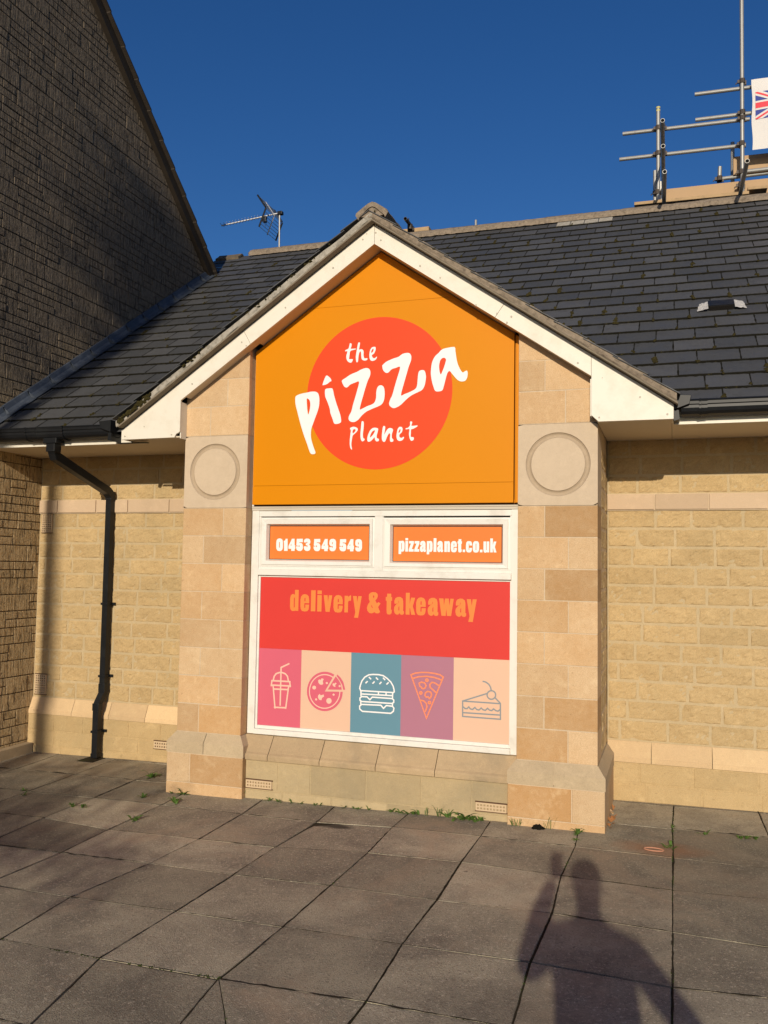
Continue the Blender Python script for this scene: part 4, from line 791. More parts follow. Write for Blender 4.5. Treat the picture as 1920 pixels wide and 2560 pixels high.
# ------------------------------------------------------------ roofs
def slate_field(mb, P0, U, S, N, ulen, ncourse, expo, keep, seed, wid=.288, th=.0055, xjit=0):
    rr = random.Random(seed); P0, U, S, N = map(Vector, (P0,U,S,N)); L = expo*1.12
    js = []
    for k in range(ncourse):
        u = -(wid*.5 if k % 2 else 0)-rr.uniform(0,.03)
        while u < ulen:
            w_ = wid*rr.uniform(.975,1.025); a, b = max(u,0), min(u+w_-.0045, ulen)
            if b-a > .03:
                base = P0+U*a+S*(k*expo)
                if keep(base+U*(b-a)/2+S*expo*.5):
                    l0 = rr.uniform(-.003,.003); sk = rr.uniform(-.0035,.0035); lift = .0105+rr.uniform(0,.0025)+(.006 if rr.random() < .04 else 0)
                    q = []
                    for (uu, ss, nn) in ((0,l0-sk,lift-th),(b-a,l0+sk,lift-th+rr.uniform(-.001,.001)),(b-a,L,-.002-th),(0,L,-.002-th)): q.append(base+U*uu+S*ss+N*nn)
                    top = [p+N*th for p in q]; t = (rr.random()**1.5, rr.random(), rr.random())
                    mb.add(q+top, [(3,2,1,0),(4,5,6,7),(0,1,5,4),(1,2,6,5),(2,3,7,6),(3,0,4,7)], t)
                    js.append((base, b-a))
            u += w_
    return js
ang = math.atan(.69); S_ = Vector((0,math.cos(ang),math.sin(ang))); N_ = Vector((0,-math.sin(ang),math.cos(ang)))
EX = .2415
def keep_main(p):
    return p.y > 2.145-abs(p.x-XC)-.25 or p.x < -1.0 or p.x > 3.20
mb = MB()
js = slate_field(mb, (XW+.01,.02,zr(.02)), (1,0,0), S_, N_, 8.0, 23, EX, keep_main, 21)
slate_field(mb, (-2.86,.02+20*EX*math.cos(ang),zr(.02+20*EX*math.cos(ang))), (1,0,0), S_, N_, .33, 3, EX, lambda p: True, 22)
roof = mb.build('roof', M['slate'], shop)
mb = MB(); YR = 4.70
for a, b, c, d in ((XW,-1.02,0,0),(3.22,5.5,0,0)): mb.add([(a,.0,zr(.0)-.02),(b,.0,zr(.0)-.02),(b,YR,zr(YR)-.02),(a,YR,zr(YR)-.02)], [(0,1,2,3)])
mb.add([(-1.02,.3,zr(.3)-.02),(XC,1.9,zr(1.9)-.02),(XC,YR,zr(YR)-.02),(-1.02,YR,zr(YR)-.02)], [(0,1,2,3)]); mb.add([(XC,1.9,zr(1.9)-.02),(3.22,.3,zr(.3)-.02),(3.22,YR,zr(YR)-.02),(XC,YR,zr(YR)-.02)], [(0,1,2,3)])
mb.add([(XW,YR,zr(YR)-.02),(5.5,YR,zr(YR)-.02),(5.5,9.6,2.9),(XW,9.6,2.9)], [(0,1,2,3)])
mb.build('roof_underlay', M['slate'], roof)
# back and end walls so that the shop is a closed volume
mb = MB(); mb.box(5.21,5.4,YD+.01,9.5,0,2.9); mb.box(XW+.01,5.2,9.3,9.5,0,2.9); mb.prism([(0,0),(1,0),(1,1)],0,.001) if False else None
mb.build('rear_wall', M['rough'], shop)
# moss in the slate joints
def blob(mb, c, N, r, h, seed, n=7):
    c, N = Vector(c), Vector(N).normalized(); a = N.orthogonal().normalized(); b = N.cross(a); vs = []; rr = random.Random(seed)
    for ring, (kr, kh) in enumerate(((1,0),(.8,.6),(.4,.95))):
        for j in range(n):
            th = 2*math.pi*j/n; q = rr.uniform(.65,1.25); vs.append(c+(a*math.cos(th)+b*math.sin(th))*r*kr*q+N*h*kh*rr.uniform(.7,1.2))
    vs.append(c+N*h)
    fs = [(k*n+j, k*n+(j+1)%n, (k+1)*n+(j+1)%n, (k+1)*n+j) for k in range(2) for j in range(n)]+[(2*n+j, 2*n+(j+1)%n, 3*n) for j in range(n)]
    mb.add(vs, fs)
mb = MB(); db = MB(); rr = random.Random(77)
for base, w_ in js:
    left = base.x < .3
    dens = (1.0 if left else 1.15)*(.55+.9*max(0,noise.noise(base*.9)+.35))*(1.0 if base.y < 3.6 else .75)
    if rr.random() < dens*.85:                       # along the tail of the slate
        x = rr.uniform(0, w_); m = rr.randint(2,7)
        for q in range(m):
            blob(mb, base+Vector((min(w_,x+q*.016),0,0))+S_*rr.uniform(-.006,.003)+N_*.004, N_, rr.uniform(.004,.010), rr.uniform(.004,.010), rr.random())
    if rr.random() < dens*.55:                       # a clump where the upright joint opens
        big = rr.random() < .35; m = rr.randint(4,10) if big else rr.randint(2,4)
        for q in range(m):
            blob(mb, base+Vector((w_+rr.uniform(-.010,.012),0,0))+S_*rr.uniform(-.02,.11 if big else .04)+N_*.010, N_, rr.uniform(.008,.021 if big else .013), rr.uniform(.007,.016), rr.random())
def ribbon(p, d, L, q, lo, hi, sd, h):
    # a ragged line of dirt from p along d, widening towards q
    n = max(3, int(L/.012)); vs = []
    for k in range(n+1):
        c = p+d*(L*k/n); w2 = lo+(hi-lo)*max(0, .5+.9*noise.noise(Vector((c.x*38, c.z*38, sd))))**1.6
        vs += [c+N_*h+q*.001, c+N_*(h*.5+w2*.25)-q*w2, c+N_*.0007-q*(w2*1.35)]
    db.add(vs, [(3*k+a, 3*k+a+1, 3*k+a+4, 3*k+a+3)[::-1] for k in range(n) for a in (0,1)])
U_ = Vector((1,0,0))
for base, w_ in js:                                   # dirt under every tail and in the upright joints
    ribbon(base+S_*.0005, U_, w_+.004, S_, .0045, .013, 3.3, .0128)
    p = base+U_*(w_+.0012)+S_*.002; n = 10; vs = []
    for k in range(n+1):
        c = p+S_*(EX*.97*k/n); w2 = .0028+.0050*max(0, .2+noise.noise(Vector((c.x*30, c.z*30, 8))))
        vs += [c-U_*w2+N_*.0128, c+U_*(w2+.001)+N_*.0128]
    for i_ in range(len(vs)): vs[i_] = vs[i_]-N_*.011*(((i_//2)/n))
    db.add(vs, [(2*k, 2*k+1, 2*k+3, 2*k+2) for k in range(n)])
mb.build('moss', M['moss'], roof, kind='stuff'); db.build('joint_dirt', plain_mat('slate_joint_dirt', (.012,.011,.008), 1, .05, .4, 30, .002), roof, kind='stuff')
# main ridge: angular tiles bedded in mortar
def angular(mb, x0, x1, y, z, hw, drop, th, rr, n=6):
    """ridge tile running along X"""
    sec = [(-hw,-drop),(-hw*.45,-drop*.42),(-.02,-.002),(.02,-.002),(hw*.45,-drop*.42),(hw,-drop)]
    vs = []; 
    for i in range(n+1):
        x = x0+(x1-x0)*i/n
        for k, (a, b) in enumerate(sec): 
            w_ = .006*noise.noise(Vector((x*9, a*20, z))); vs.append((x, y+a+w_, z+b+w_))
        for (a, b) in sec[::-1]: vs.append((x, y+a*.9, z+b-th))
    m = len(sec)*2
    fs = [(i*m+k, i*m+(k+1)%m, (i+1)*m+(k+1)%m, (i+1)*m+k) for i in range(n) for k in range(m)]
    fs = [f[::-1] for f in fs]+[tuple(range(m)), tuple(n*m+k for k in range(m))[::-1]]
    mb.add(vs, fs, (rr.random(),.5,.5))
mb = MB(); rr = random.Random(4); x = -2.36; ZR = zr(YR)
while x < 5.4:
    l = rr.uniform(.44,.46); angular(mb, x+.004, x+l-.004, YR+rr.uniform(-.006,.006), ZR+.050+rr.uniform(-.005,.005), .135, .085, .022, rr); x += l
angular(mb, -2.82,-2.47, 4.62, zr(4.62)+.035, .13, .08, .03, rr)
rt = mb.build('ridge_tiles', M['ridge'], roof, smooth=False)
mb = MB(); x = -2.34; n = 300
vs = []
for i in range(n+1):
    x = -2.34+7.7*i/n; w_ = .007*noise.noise(Vector((x*14,1,2))); q = .010*noise.noise(Vector((x*30,4,2)))
    for a, b in ((-.152+q,-.095),( -.150+q,-.045+w_),(-.10,.0)): vs.append((x, YR+a, ZR+.012+b+w_))
mb.add(vs, [(i*3+k, (i+1)*3+k, (i+1)*3+k+1, i*3+k+1) for i in range(n) for k in range(2)])
mb.build('ridge_mortar', M['cement'], roof)
# small vent with taped sides, right-hand slope
def on_roof(x, y, h=0): p = Vector((x,y,zr(y)))+N_*h; return p
def roof_box(mb, x0, x1, y0, y1, h0, h1, top=1.0):
    ys = ((y0,h0,h1),(y1,h0,h1*top)); vs = []
    for y, a, b in ys:
        for x in (x0,x1): vs += [on_roof(x,y,a), on_roof(x,y,b)]
    mb.add(vs, [(0,2,3,1),(4,5,7,6),(1,3,7,5),(0,1,5,4),(2,6,7,3)])
mb = MB(); roof_box(mb, 3.465,3.663,1.53,1.70,.0,.048,.45); vent = mb.build('roof_vent', M['black'], roof)
mb = MB()
for k in range(6): roof_box(mb, 3.475,3.653,1.522,1.5295,.008+k*.0065,.0105+k*.0065)
mb.build('vent_grille', M['gasket'], vent)
for x0, x1, sd in ((3.375,3.462,1),(3.666,3.755,2)):
    mb = MB(); n = 6; vs = []
    for j in range(n+1):
        for i in range(n+1):
            u, v = i/n, j/n; ex = .010*noise.noise(Vector((v*4,sd,1))); ey = .012*noise.noise(Vector((u*4,sd,3)))
            hx = .016+.007*noise.noise(Vector((u*5,v*5,sd)))+(.018*u if sd == 1 else .018*(1-u))
            vs.append(on_roof(x0+(x1-x0)*u+ex*(1-u if sd == 1 else u)+.02*v*(1 if sd==1 else -1)*(1-u if sd==1 else u), 1.505+.15*v+ey, hx))
    mb.add(vs, [(j*(n+1)+i, j*(n+1)+i+1, (j+1)*(n+1)+i+1, (j+1)*(n+1)+i) for j in range(n) for i in range(n)])
    mb.build('flashing_tape', M['tape'], vent)
mb = MB(); n = 5      # replaced lead-grey slates under the ridge
rr = random.Random(9)
for k in range(4): roof_box(mb, 1.86+k*.165,1.86+k*.165+.155,4.40+rr.uniform(0,.02),4.55,.006,.014)
mb.build('patched_slates', M['cement_pale'], roof)
# gable roof over the bay
mb = MB(); ca = math.atan(SL); js2 = []
for s in (-1,1):
    S2 = Vector((-s*math.cos(ca),0,math.sin(ca))); N2 = Vector((s*math.sin(ca),0,math.cos(ca)))
    x0 = 3.20 if s > 0 else -1.01; z0 = zo(3.188)+.06
    y0 = -.170
    js2 += slate_field(mb, (x0+(.02*s),y0,z0-.012), (0,1,0), S2, N2, 2.6, 11, .232, lambda p: p.y < 2.3-abs(p.x-XC), 40+s, .285, .006)
groof = mb.build('gable_roof', M['slate'], shop)
# undercloak and mortar along the verges
def verge(s, amp, mat, seed):
    mb = MB(); n = 150; vs = []
    prof = [(.000,-.158),(.010,-.160),(.030,-.163),(.050,-.160),(.054,-.10)]
    for i in range(n+1):
        u = (2.088 if s > 0 else 2.12)*i/n; x = XC+s*u
        for k, (dz, y) in enumerate(prof):
            q = amp*fbm(x*9, k*1.7+seed, y*3, 4); big = amp*1.5*max(0, fbm(x*4, seed, 7, 2))
            vs.append((x, y+q*.8+big, zo(x)+.022+dz*1.10+(q*.9 if k >= 2 else q*.35)))
    m = len(prof)
    fs = [(i*m+k, (i+1)*m+k, (i+1)*m+k+1, i*m+k+1) for i in range(n) for k in range(m-1)]
    if s < 0: fs = [f[::-1] for f in fs]
    fs += [tuple(range(m)), tuple(n*m+k for k in range(m))]
    mb.add(vs, fs); return mb.build('verge_mortar', mat, groof)
verge(1, .006, M['cement'], 1); vL = verge(-1, .013, M['cement_pale'], 5)
mb = MB()
for s in (-1,1):
    xa, xb = XC, XC+s*2.095
    for y0, y1, d0, d1 in ((-.166,-.0,.006,.019),):
        vs = [(x,y,zo(x)+d) for x in (xa,xb) for y in (y0,y1) for d in (d0,d1)]
        mb.add(vs, [(0,2,6,4),(1,5,7,3),(0,1,3,2),(4,6,7,5),(0,4,5,1),(2,3,7,6)])
mb.build('undercloak', plain_mat('undercloak_board', (.20,.165,.12), .9, .2, .3, 12, .002), groof)
mb = MB(); rr = random.Random(13)
for k in range(300):
    s = -1 if rr.random() < .72 else 1; u = rr.random()**(.8)*2.1; x = XC+s*u
    if fbm(x*2.2, 3*s, 1, 3) > -.02 or u > 1.75 and s < 0:
        blob(mb, (x, -.150+rr.uniform(-.012,.05), zo(x)+rr.uniform(.055,.088)), (0,-.5,1), rr.uniform(.007,.018), rr.uniform(.006,.016), rr.random())
for k in range(60):
    x = XC-rr.uniform(1.8,2.10); blob(mb, (x, -.166, zo(x)+rr.uniform(.03,.075)), (0,-1,.3), rr.uniform(.008,.018), rr.uniform(.004,.010), rr.random())
mb.build('moss', M['moss'], groof, kind='stuff')
# gable ridge tiles
mb = MB(); rr = random.Random(8)
y = -.175; first = True
while y < 1.9:
    l = .45; n = 8; sec = [(-.125,-.080),(-.118,-.062),(-.07,-.026),(-.03,.004),(0,.012),(.03,.004),(.07,-.026),(.118,-.062),(.125,-.080)]
    vs = []
    for i in range(n+1):
        yy = y+.004+(l-.008)*i/n
        for k, (a, b) in enumerate(sec):
            w_ = .007*fbm(yy*7, a*25, 2, 3); vs.append((XC+a+w_, yy+(.012*noise.noise(Vector((a*30,1,2))) if i == 0 else 0), 4.452+b+w_))
        for a, b in sec[::-1]: vs.append((XC+a*.82, yy, 4.452+b-.034))
    m = len(sec)*2
    fs = [(i*m+k, (i+1)*m+k, (i+1)*m+(k+1)%m, i*m+(k+1)%m) for i in range(n) for k in range(m)]+[tuple(range(m))[::-1], tuple(n*m+k for k in range(m))]
    mb.add(vs, fs, (rr.random(),.5,.5)); y += l
mb.prism([(XC-.11,4.345),(XC,4.424),(XC+.11,4.345),(XC+.09,4.385),(XC,4.445),(XC-.09,4.385)], -.158, -.05) if False else None
mb.prism([(XC-.105,4.366),(XC,4.352),(XC+.105,4.366),(XC,4.438)], -.160, -.02)
mb.build('ridge_tiles', M['cement'], groof)
# lead flashing against the neighbour's wall
mb = MB(); rr = random.Random(6); y = -.02
while y < 3.80:
    l = .30*rr.uniform(.95,1.05); y1 = min(y+l+.02, 3.82); lift = .002
    pts = []
    for yy, up in ((y,.006),(y1,.001)):
        z = zr(yy)
        pts += [(XW+.003+up*.4, yy, z+.105+up), (XW+.016+up, yy, z+.098+up*2), (XW+.032+up, yy, z+.05+up), (XW+.060, yy, z+.026+up), (XW+.118, yy, z+.018+up)]
    mb.add(pts, [(k, k+1, 5+k+1, 5+k) for k in range(4)]+[(0,1,2,3,4)], (rr.random(),0,0)); y += l
mb.build('lead_flashing', M['lead'], roof)

# ------------------------------------------------------------ gutters and downpipe
def gutter_run(x0, x1, fits):
    mb = MB()
    prof = [(-.062,2.938),(-.066,2.932),(-.062,2.926),(-.062,2.908),(-.055,2.902),(-.056,2.884),(-.048,2.862),(-.030,2.846),(-.004,2.838),(.022,2.840),(.044,2.850),(.058,2.868),(.063,2.890),(.063,2.935)]
    k = len(prof); inn = [(a*.93,b+.004) for a, b in prof]
    def run(a, b, grow=0, pr=prof):
        vs = []
        for x in (a,b):
            vs += [(x, p[0]*(1+grow*14), p[1]-grow if p[1] < 2.93 else p[1]+grow*.4) for p in pr]+[(x,p[0]*.92,p[1]+.003) for p in pr[::-1]]
        m = 2*k
        mb.add(vs, [(i, (i+1)%m, m+(i+1)%m, m+i)[::-1] for i in range(m)]+[tuple(range(m)), tuple(range(2*m-1,m-1,-1))])
    run(x0, x1)
    for a, b, g in fits: run(a, b, g)
    return mb.build('gutter', M['black'], shop)
gr = gutter_run(3.235, 5.5, ((3.345,3.358,.006),(3.362,3.395,.004),(4.1,4.13,.005),(4.9,4.93,.005)))
gl = gutter_run(XW+.01, -1.105, ((-1.965,-1.86,.004),(-1.97,-1.955,.008),(-1.855,-1.60,.007),(-1.60,-1.585,.010),(-1.13,-1.105,.004)))
def endcap(parent, xa, xb, s):
    mb = MB(); v = [(xa,2.872),(xb,2.905),(xb+s*.012,2.962),(xa-s*.001,2.970)]
    mb.prism(v, -.085, .01, ch=.002); mb.prism([(xa,2.80),(xa+s*.035,2.81),(xa+s*.03,2.87),(xa,2.87)], -.07, .06)
    mb.build('stop_end', M['black'], parent)
endcap(gr, 3.1895, 3.285, 1); endcap(gl, -1.105, -1.205, -1)
mb = MB(); mb.box(-1.10,-.83,.01,.05,2.790,2.797); mb.build('loose_strip', M['black'], gl)
mb = MB()
mb.box(-1.785,-1.655,-.05,.052,2.805,2.85,ch=.004); mb.box(-1.762,-1.678,-.040,.046,2.735,2.806,ch=.004)
mb.tube([(-1.72,.003,2.745),(-1.72,.02,2.705),(-1.717,.74,2.475),(-1.717,.792,2.435),(-1.717,.792,2.40)], .033, 4, sq=True)
mb.build('gutter_outlet', M['black'], gl)
mb = MB(); mb.tube([(-1.717,.792,2.45),(-1.717,.792,.665)], .0275, 4, sq=True)
mb.tube([(-1.717,.792,.70),(-1.717,.792,.655),(-1.728,.735,.560),(-1.728,.728,.52),(-1.728,.728,.085)], .0275, 4, sq=True)
dp = mb.build('downpipe', M['black'], shop)
for x, y, z0, z1 in ((-1.717,.792,2.395,2.455),(-1.717,.792,.655,.735),(-1.728,.73,.50,.565),(-1.728,.728,.085,.125)):
    MB().chbox(x-.033,x+.033,y-.033,y+.033,z0,z1,.004).build('pipe_socket', M['black'], dp)
for x, y, z, yw in ((-1.717,.792,.80,YD-.006),(-1.728,.728,.315,YD-.055),(-1.717,.792,1.45,YD-.006)):
    mb = MB(); mb.box(x-.036,x+.062,yw-.012,yw-.002,z-.012,z+.012); mb.box(x-.037,x+.037,y-.036,yw-.003,z-.010,z+.010); mb.build('pipe_bracket', M['black'], dp)
mb = MB(); mb.box(-1.83,-1.66,.60,.79,gz(-1.7,.7)-.012,gz(-1.7,.7)+.002); mb.box(-1.80,-1.68,.62,.78,gz(-1.7,.7)+.0021,gz(-1.7,.7)+.0035)
mb.build('gully', M['soil'], dp)

# ------------------------------------------------------------ neighbour with the tall combed-stone gable
nb = thing('neighbouring_building', 'tall neighbouring building with a dark combed-stone gable wall and stepped tile verge', 'building', (-5.5, 0, .1))
YA, ZA, SN = -.35, 9.18, .85
def zg(y): return ZA-SN*abs(y-YA)
mb = MB(); rr = random.Random(99)
def cblock(y0, y1, z0, z1):
    J = .0028; poly = [(y0+J,z0+J),(y1-J,z0+J),(y1-J,z1-J),(y0+J,z1-J)]
    poly = clip(poly, SN, 1, ZA+SN*YA-.02); poly = clip(poly, -SN, 1, ZA-SN*YA-.02)
    if len(poly) < 3: return
    n = len(poly); cx = sum(p[0] for p in poly)/n; cz = sum(p[1] for p in poly)/n; d = rr.uniform(-.003,.002)
    f = lambda p, k: (p[0]+(cx-p[0])*min(1,k/max(.02,abs(p[0]-cx))) if abs(p[0]-cx) > 1e-4 else p[0], p[1]+(cz-p[1])*min(1,k/max(.02,abs(p[1]-cz))) if abs(p[1]-cz) > 1e-4 else p[1])
    o = [(XW-.010,p[0],p[1]) for p in poly]; a = [(XW+d-.002,)+f(p,.001) for p in poly]; b = [(XW+d,)+f(p,.006) for p in poly]
    mb.add(o+a+b, [(i,(i+1)%n,n+(i+1)%n,n+i) for i in range(n)]+[(n+i,n+(i+1)%n,2*n+(i+1)%n,2*n+i) for i in range(n)]+[tuple(range(2*n,3*n))], (rr.random(),rr.random(),0))
z = .02
while z < 9.1:
    H_ = .150; y = -4.6-rr.uniform(0,.3)
    while y < 3.82:
        w_ = rr.uniform(.24,.50); b = min(y+w_, 3.82); c = rr.random()
        if zg(max(y, min(b, YA))) > z-.3 or True:
            if c < .38: cblock(y, b, z, z+H_)
            elif c < .85:
                m = y+(b-y)*rr.uniform(.4,.6); h = z+H_*.5
                if rr.random() < .5: cblock(y, b, z, h); cblock(y, m, h, z+H_); cblock(m, b, h, z+H_)
                else: cblock(y, m, z, h); cblock(m, b, z, h); cblock(y, b, h, z+H_)
            else:
                m = y+(b-y)*.5; cblock(y, m, z, z+H_); cblock(m, b, z, z+H_*.5); cblock(m, b, z+H_*.5, z+H_)
        y = b
    z += H_
nw = mb.build('gable_wall', M['comb'], nb)
mb = MB(); P = [(-4.6,-.1),(3.83,-.1),(3.83,zg(3.83)),(YA,ZA),(-4.6,zg(-4.6))]
vs = [(XW-.009,)+p for p in P]+[(-8.5,)+p for p in P]
mb.add(vs, [(0,1,2,3,4),(9,8,7,6,5)]+[(i,5+i,5+(i+1)%5,(i+1)%5) for i in range(5)])
mb.build('wall_core', plain_mat('dark_mortar', (.085,.065,.045), .95, .1, .3, 20, .003), nb)
mb = MB()
def along(y0, y1, x0, x1, d0, d1):
    vs = [(x,y,zg(y)+d) for y in (y0,y1) for x in (x0,x1) for d in (d0,d1)]
    mb.add(vs, [(0,1,3,2),(4,6,7,5),(0,4,5,1),(2,3,7,6),(1,5,7,3),(0,2,6,4)], (rr.random(),0,0))
along(YA, 1.95, XW-.01, XW+.060, -.135, .0); along(1.953, 3.99, XW-.01, XW+.060, -.135, .0)
along(-4.7, YA-.001, XW-.01, XW+.060, -.135, .0)
mb.build('verge_board', plain_mat('dark_verge', (.035,.027,.020), .8, .2, .3, 10), nb)  # verge board in a very dark brown tone
mb = MB()
k = 0; y = YA
while y < 4.02:
    y1 = min(y+.262, 4.05); u = .026
    vs = [(x,yy,zg(yy)+d) for yy, lo, hi in ((y,.004,.022),(y1+.02,.016,.046)) for x in (-8.5,XW+.105) for d in (lo,hi)]
    mb.add(vs, [(0,1,3,2),(4,6,7,5),(0,4,5,1),(2,3,7,6),(1,5,7,3),(0,2,6,4)], (rr.random(),0,0)); y += .262
y = YA
while y > -4.8:
    vs = [(x,yy,zg(yy)+d) for yy, lo, hi in ((y,.004,.022),(y-.28,.016,.046)) for x in (-8.5,XW+.105) for d in (lo,hi)]
    mb.add(vs, [(0,2,3,1),(4,5,7,6),(0,1,5,4),(2,6,7,3),(1,3,7,5),(0,4,6,2)], (rr.random(),0,0)); y -= .262
mb.build('roof_tiles', plain_mat('dark_roof_tile', (.045,.036,.029), .85, .2, .4, 9, .003), nb)
mb = MB(); mb.chbox(XW+.001,XW+.075,-6.5,.79,-.05,.150,.006); mb.build('kerb_stone', M['band'], nb)

# ------------------------------------------------------------ television aerial
ae = thing('tv_aerial', 'grey television aerial with a long toothed boom on the left end of the ridge', 'aerial', (-2.1, 5.0, 6.1))
mb = MB(); mb.tube([(-2.094,5.0,6.05),(-2.103,5.0,6.83)], .012, 10); mb.build('mast', M['galv'], ae)
mb = MB(); B0, B1 = Vector((-2.06,5.0,6.822)), Vector((-2.983,4.92,6.702)); mb.tube([B0,B1], .0105, 8)
mb.build('boom', M['alu'], ae)
mb = MB()
for k in range(13):
    p = B1+(B0-B1)*(.012+k*.0515); hl = .062
    mb.tube([p+Vector((0,-hl,.006)), p+Vector((0,hl,.006))], .0038, 6)
mb.build('boom_elements', M['alu'], ae)
mb = MB(); mb.chbox(-2.355,-2.300,4.955,5.01,6.70,6.785,.008); mb.tube([(-2.33,4.98,6.71),(-2.325,4.98,6.62),(-2.28,4.98,6.72)],.002,5); MB().chbox(-2.125,-2.055,4.965,5.03,6.79,6.835,.004).build('mast_clamp', M['black'], ae)
mb.build('dipole_box', M['black'], ae)
for A_, B_ in (((-2.19,5.0,6.803),(-2.328,5.0,7.005)), ((-2.185,5.0,6.795),(-2.290,5.0,6.521))):
    A_, B_ = Vector(A_), Vector(B_); mb = MB(); mb.tube([A_,B_], .009, 8)
    rf = mb.build('reflector', M['alu'], ae)
    mb = MB()
    for k in range(7):
        p = A_.lerp(B_, .03+k*.15); mb.tube([p+Vector((0,-.27,0)), p+Vector((0,.27,0))], .0042, 6)
    mb.build('reflector_rods', M['alu'], rf)
    for s in (-.27,.27): MB().tube([A_.lerp(B_,.01)+Vector((0,s,0)), A_.lerp(B_,.95)+Vector((0,s,0))], .012, 6).build('reflector_edge', M['black'], rf)

# ------------------------------------------------------------ scaffold behind the ridge
sf = thing('scaffold', 'tube scaffold with boards standing behind the right end of the slate ridge', 'scaffold', (3.5, 5.2, 6.3))
YF = 5.1
def pole(a, b, parent=sf, end=None):
    mb = MB(); mb.pipe(a, b, .0242, .0200); return mb.build('pole', M['galv'], parent)
pv1 = pole((3.016,YF,3.2),(3.026,YF,7.60)); mb = MB(); mb.pipe((3.0260,YF,7.602),(3.0262,YF,7.622),.0255,.0200); mb.pipe((3.0258,YF,7.565),(3.0259,YF,7.585),.0252,.0246); mb.build('painted_band', M['yellow'], pv1)
pole((3.974,YF,3.2),(4.010,YF,9.6)); 
pole((2.594,YF+.05,7.363),(4.085,YF+.05,7.333)); pole((2.554,YF+.05,7.035),(4.035,YF+.05,7.012))
pole((3.459,YF+.05,7.743),(5.6,YF+.05,7.70)); pole((3.464,YF+.05,7.415),(5.6,YF+.05,7.38))
pole((3.747,5.35,6.72),(3.753,5.35,6.87)) ; pole((3.70,5.35,6.715),(5.6,5.35,6.73))
pole((3.888,5.6,3.4),(3.918,5.6,7.28)); pole((2.975,5.15,3.3),(2.985,5.15,6.83))
pole((4.04,YF+.02,6.67),(5.6,YF+.02,6.665))
# transoms running towards the street, open ends to the viewer
pole((3.088,4.0,6.885),(3.075,6.3,6.885)); pole((3.092,4.0,6.588),(3.075,6.3,6.588)); pole((3.108,4.0,6.290),(3.066,6.3,6.36)); pole((3.960,3.95,6.275),(3.925,6.3,6.275))
def coupler(x, y, z, parent=sf):
    mb = MB(); mb.tube([(x,y,z-.028),(x,y,z+.028)], .034, 10); mb.tube([(x-.028,y+.05,z),(x+.028,y+.05,z)], .034, 10); mb.box(x-.055,x-.03,y-.012,y+.012,z-.018,z+.018); mb.box(x+.03,x+.05,y+.03,y+.055,z-.03,z+.022)
    mb.tube([(x-.06,y,z-.01),(x-.075,y,z-.03)], .007, 6)
    return mb.build('coupler', M['clampm'], parent)
for x, z in ((3.024,7.354),(3.020,7.027),(4.002,7.795),(4.001,7.405),(4.0,7.335),(3.99,7.015),(3.982,6.665),(3.010,6.53),(3.976,6.50)): coupler(x, YF, z)
coupler(3.745, 5.30, 6.70); coupler(3.078,YF-.02,7.35); coupler(3.08,YF-.02,7.03)
def sboard(pts, y0, y1, mat, name='board'):
    mb = MB(); mb.prism(pts, y0, y1, ch=.003); return mb.build(name, mat, sf)
sboard([(3.09,6.41),(5.6,6.385),(5.6,6.575),(3.09,6.598)], 5.19, 5.215, M['ply'], 'toe_board')
sboard([(3.905,6.725),(5.6,6.72),(5.6,6.935),(3.905,6.955)], 5.30, 5.325, M['ply'], 'toe_board')
sboard([(3.89,6.60),(5.6,6.60),(5.6,6.638),(3.89,6.638)], 5.32, 6.4, M['timber'])
sboard([(2.743,6.318),(4.05,6.300),(4.05,6.338),(2.743,6.356)], 4.90, 5.155, M['timber'])
sboard([(4.039,6.372),(4.255,6.366),(4.255,6.402),(4.039,6.408)], 4.95, 5.15, M['timber'])
mb = MB(); rr = random.Random(2); x = 3.115        # white printed tape stuck along the toe board
while x < 3.93:
    l = rr.uniform(.012,.03)
    if ((x-3.115) % .2) >= .185:
        mb.build('marker_tape', M['upvc'], sf) if mb.v else None; mb = MB()
    else: mb.box(x, x+l, 5.184, 5.1895, 6.430-(x-3.1)*.015+rr.uniform(0,.006), 6.455-(x-3.1)*.015+rr.uniform(0,.004))
    x += l+.006
MB().box(3.045,3.062,5.13,5.14,6.44,6.68).build('marker_tape', M['upvc'], sf)
if mb.v: mb.build('marker_tape', M['upvc'], sf)
# banner tied to the scaffold
bn = thing('banner', 'white cloth banner printed with a union flag tied to the scaffold tubes', 'banner', (4.7, 5.05, 6.9))
def cloth(x, z, d=0): return (x, 5.045+.014*math.sin(x*9+z*3)+.006*noise.noise(Vector((x*6,z*5,1)))-d, z)
mb = MB(); n = 24; m = 16
vs = [cloth(4.105+1.5*i/n+.006*math.sin(j*.7), 6.900+.862*j/m-.02*(i/n)) for j in range(m+1) for i in range(n+1)]
mb.add(vs, [(j*(n+1)+i, j*(n+1)+i+1, (j+1)*(n+1)+i+1, (j+1)*(n+1)+i) for j in range(m) for i in range(n)])
mb.build('cloth', M['banner'], bn, smooth=True)
fx0, fz0, fw, fh = 4.143, 7.268, .66, .33
def flagpoly(mb, poly, d):
    poly = [(fx0+u*fw, fz0+v*fh-.02*u*.3) for u, v in poly]
    # clip into narrow vertical strips so that the print follows the folds
    for k in range(22):
        a, b = fx0+fw*k/22, fx0+fw*(k+1)/22
        q = clip(clip(poly, -1, 0, -a), 1, 0, b)
        if len(q) > 2: mb.add([cloth(x,z,d+.003) for x, z in q], [tuple(range(len(q)))])
def diag(w_, ox=0):
    r = []
    for s in (1,-1):
        q = [(-.2,.5-.7*s-w_+ox*s),(1.2,.5+.7*s-w_+ox*s),(1.2,.5+.7*s+w_+ox*s),(-.2,.5-.7*s+w_+ox*s)]
        for A in ((1,0,1),(-1,0,0),(0,1,1),(0,-1,0)): q = clip(q, *A)
        r.append(q)
    return r
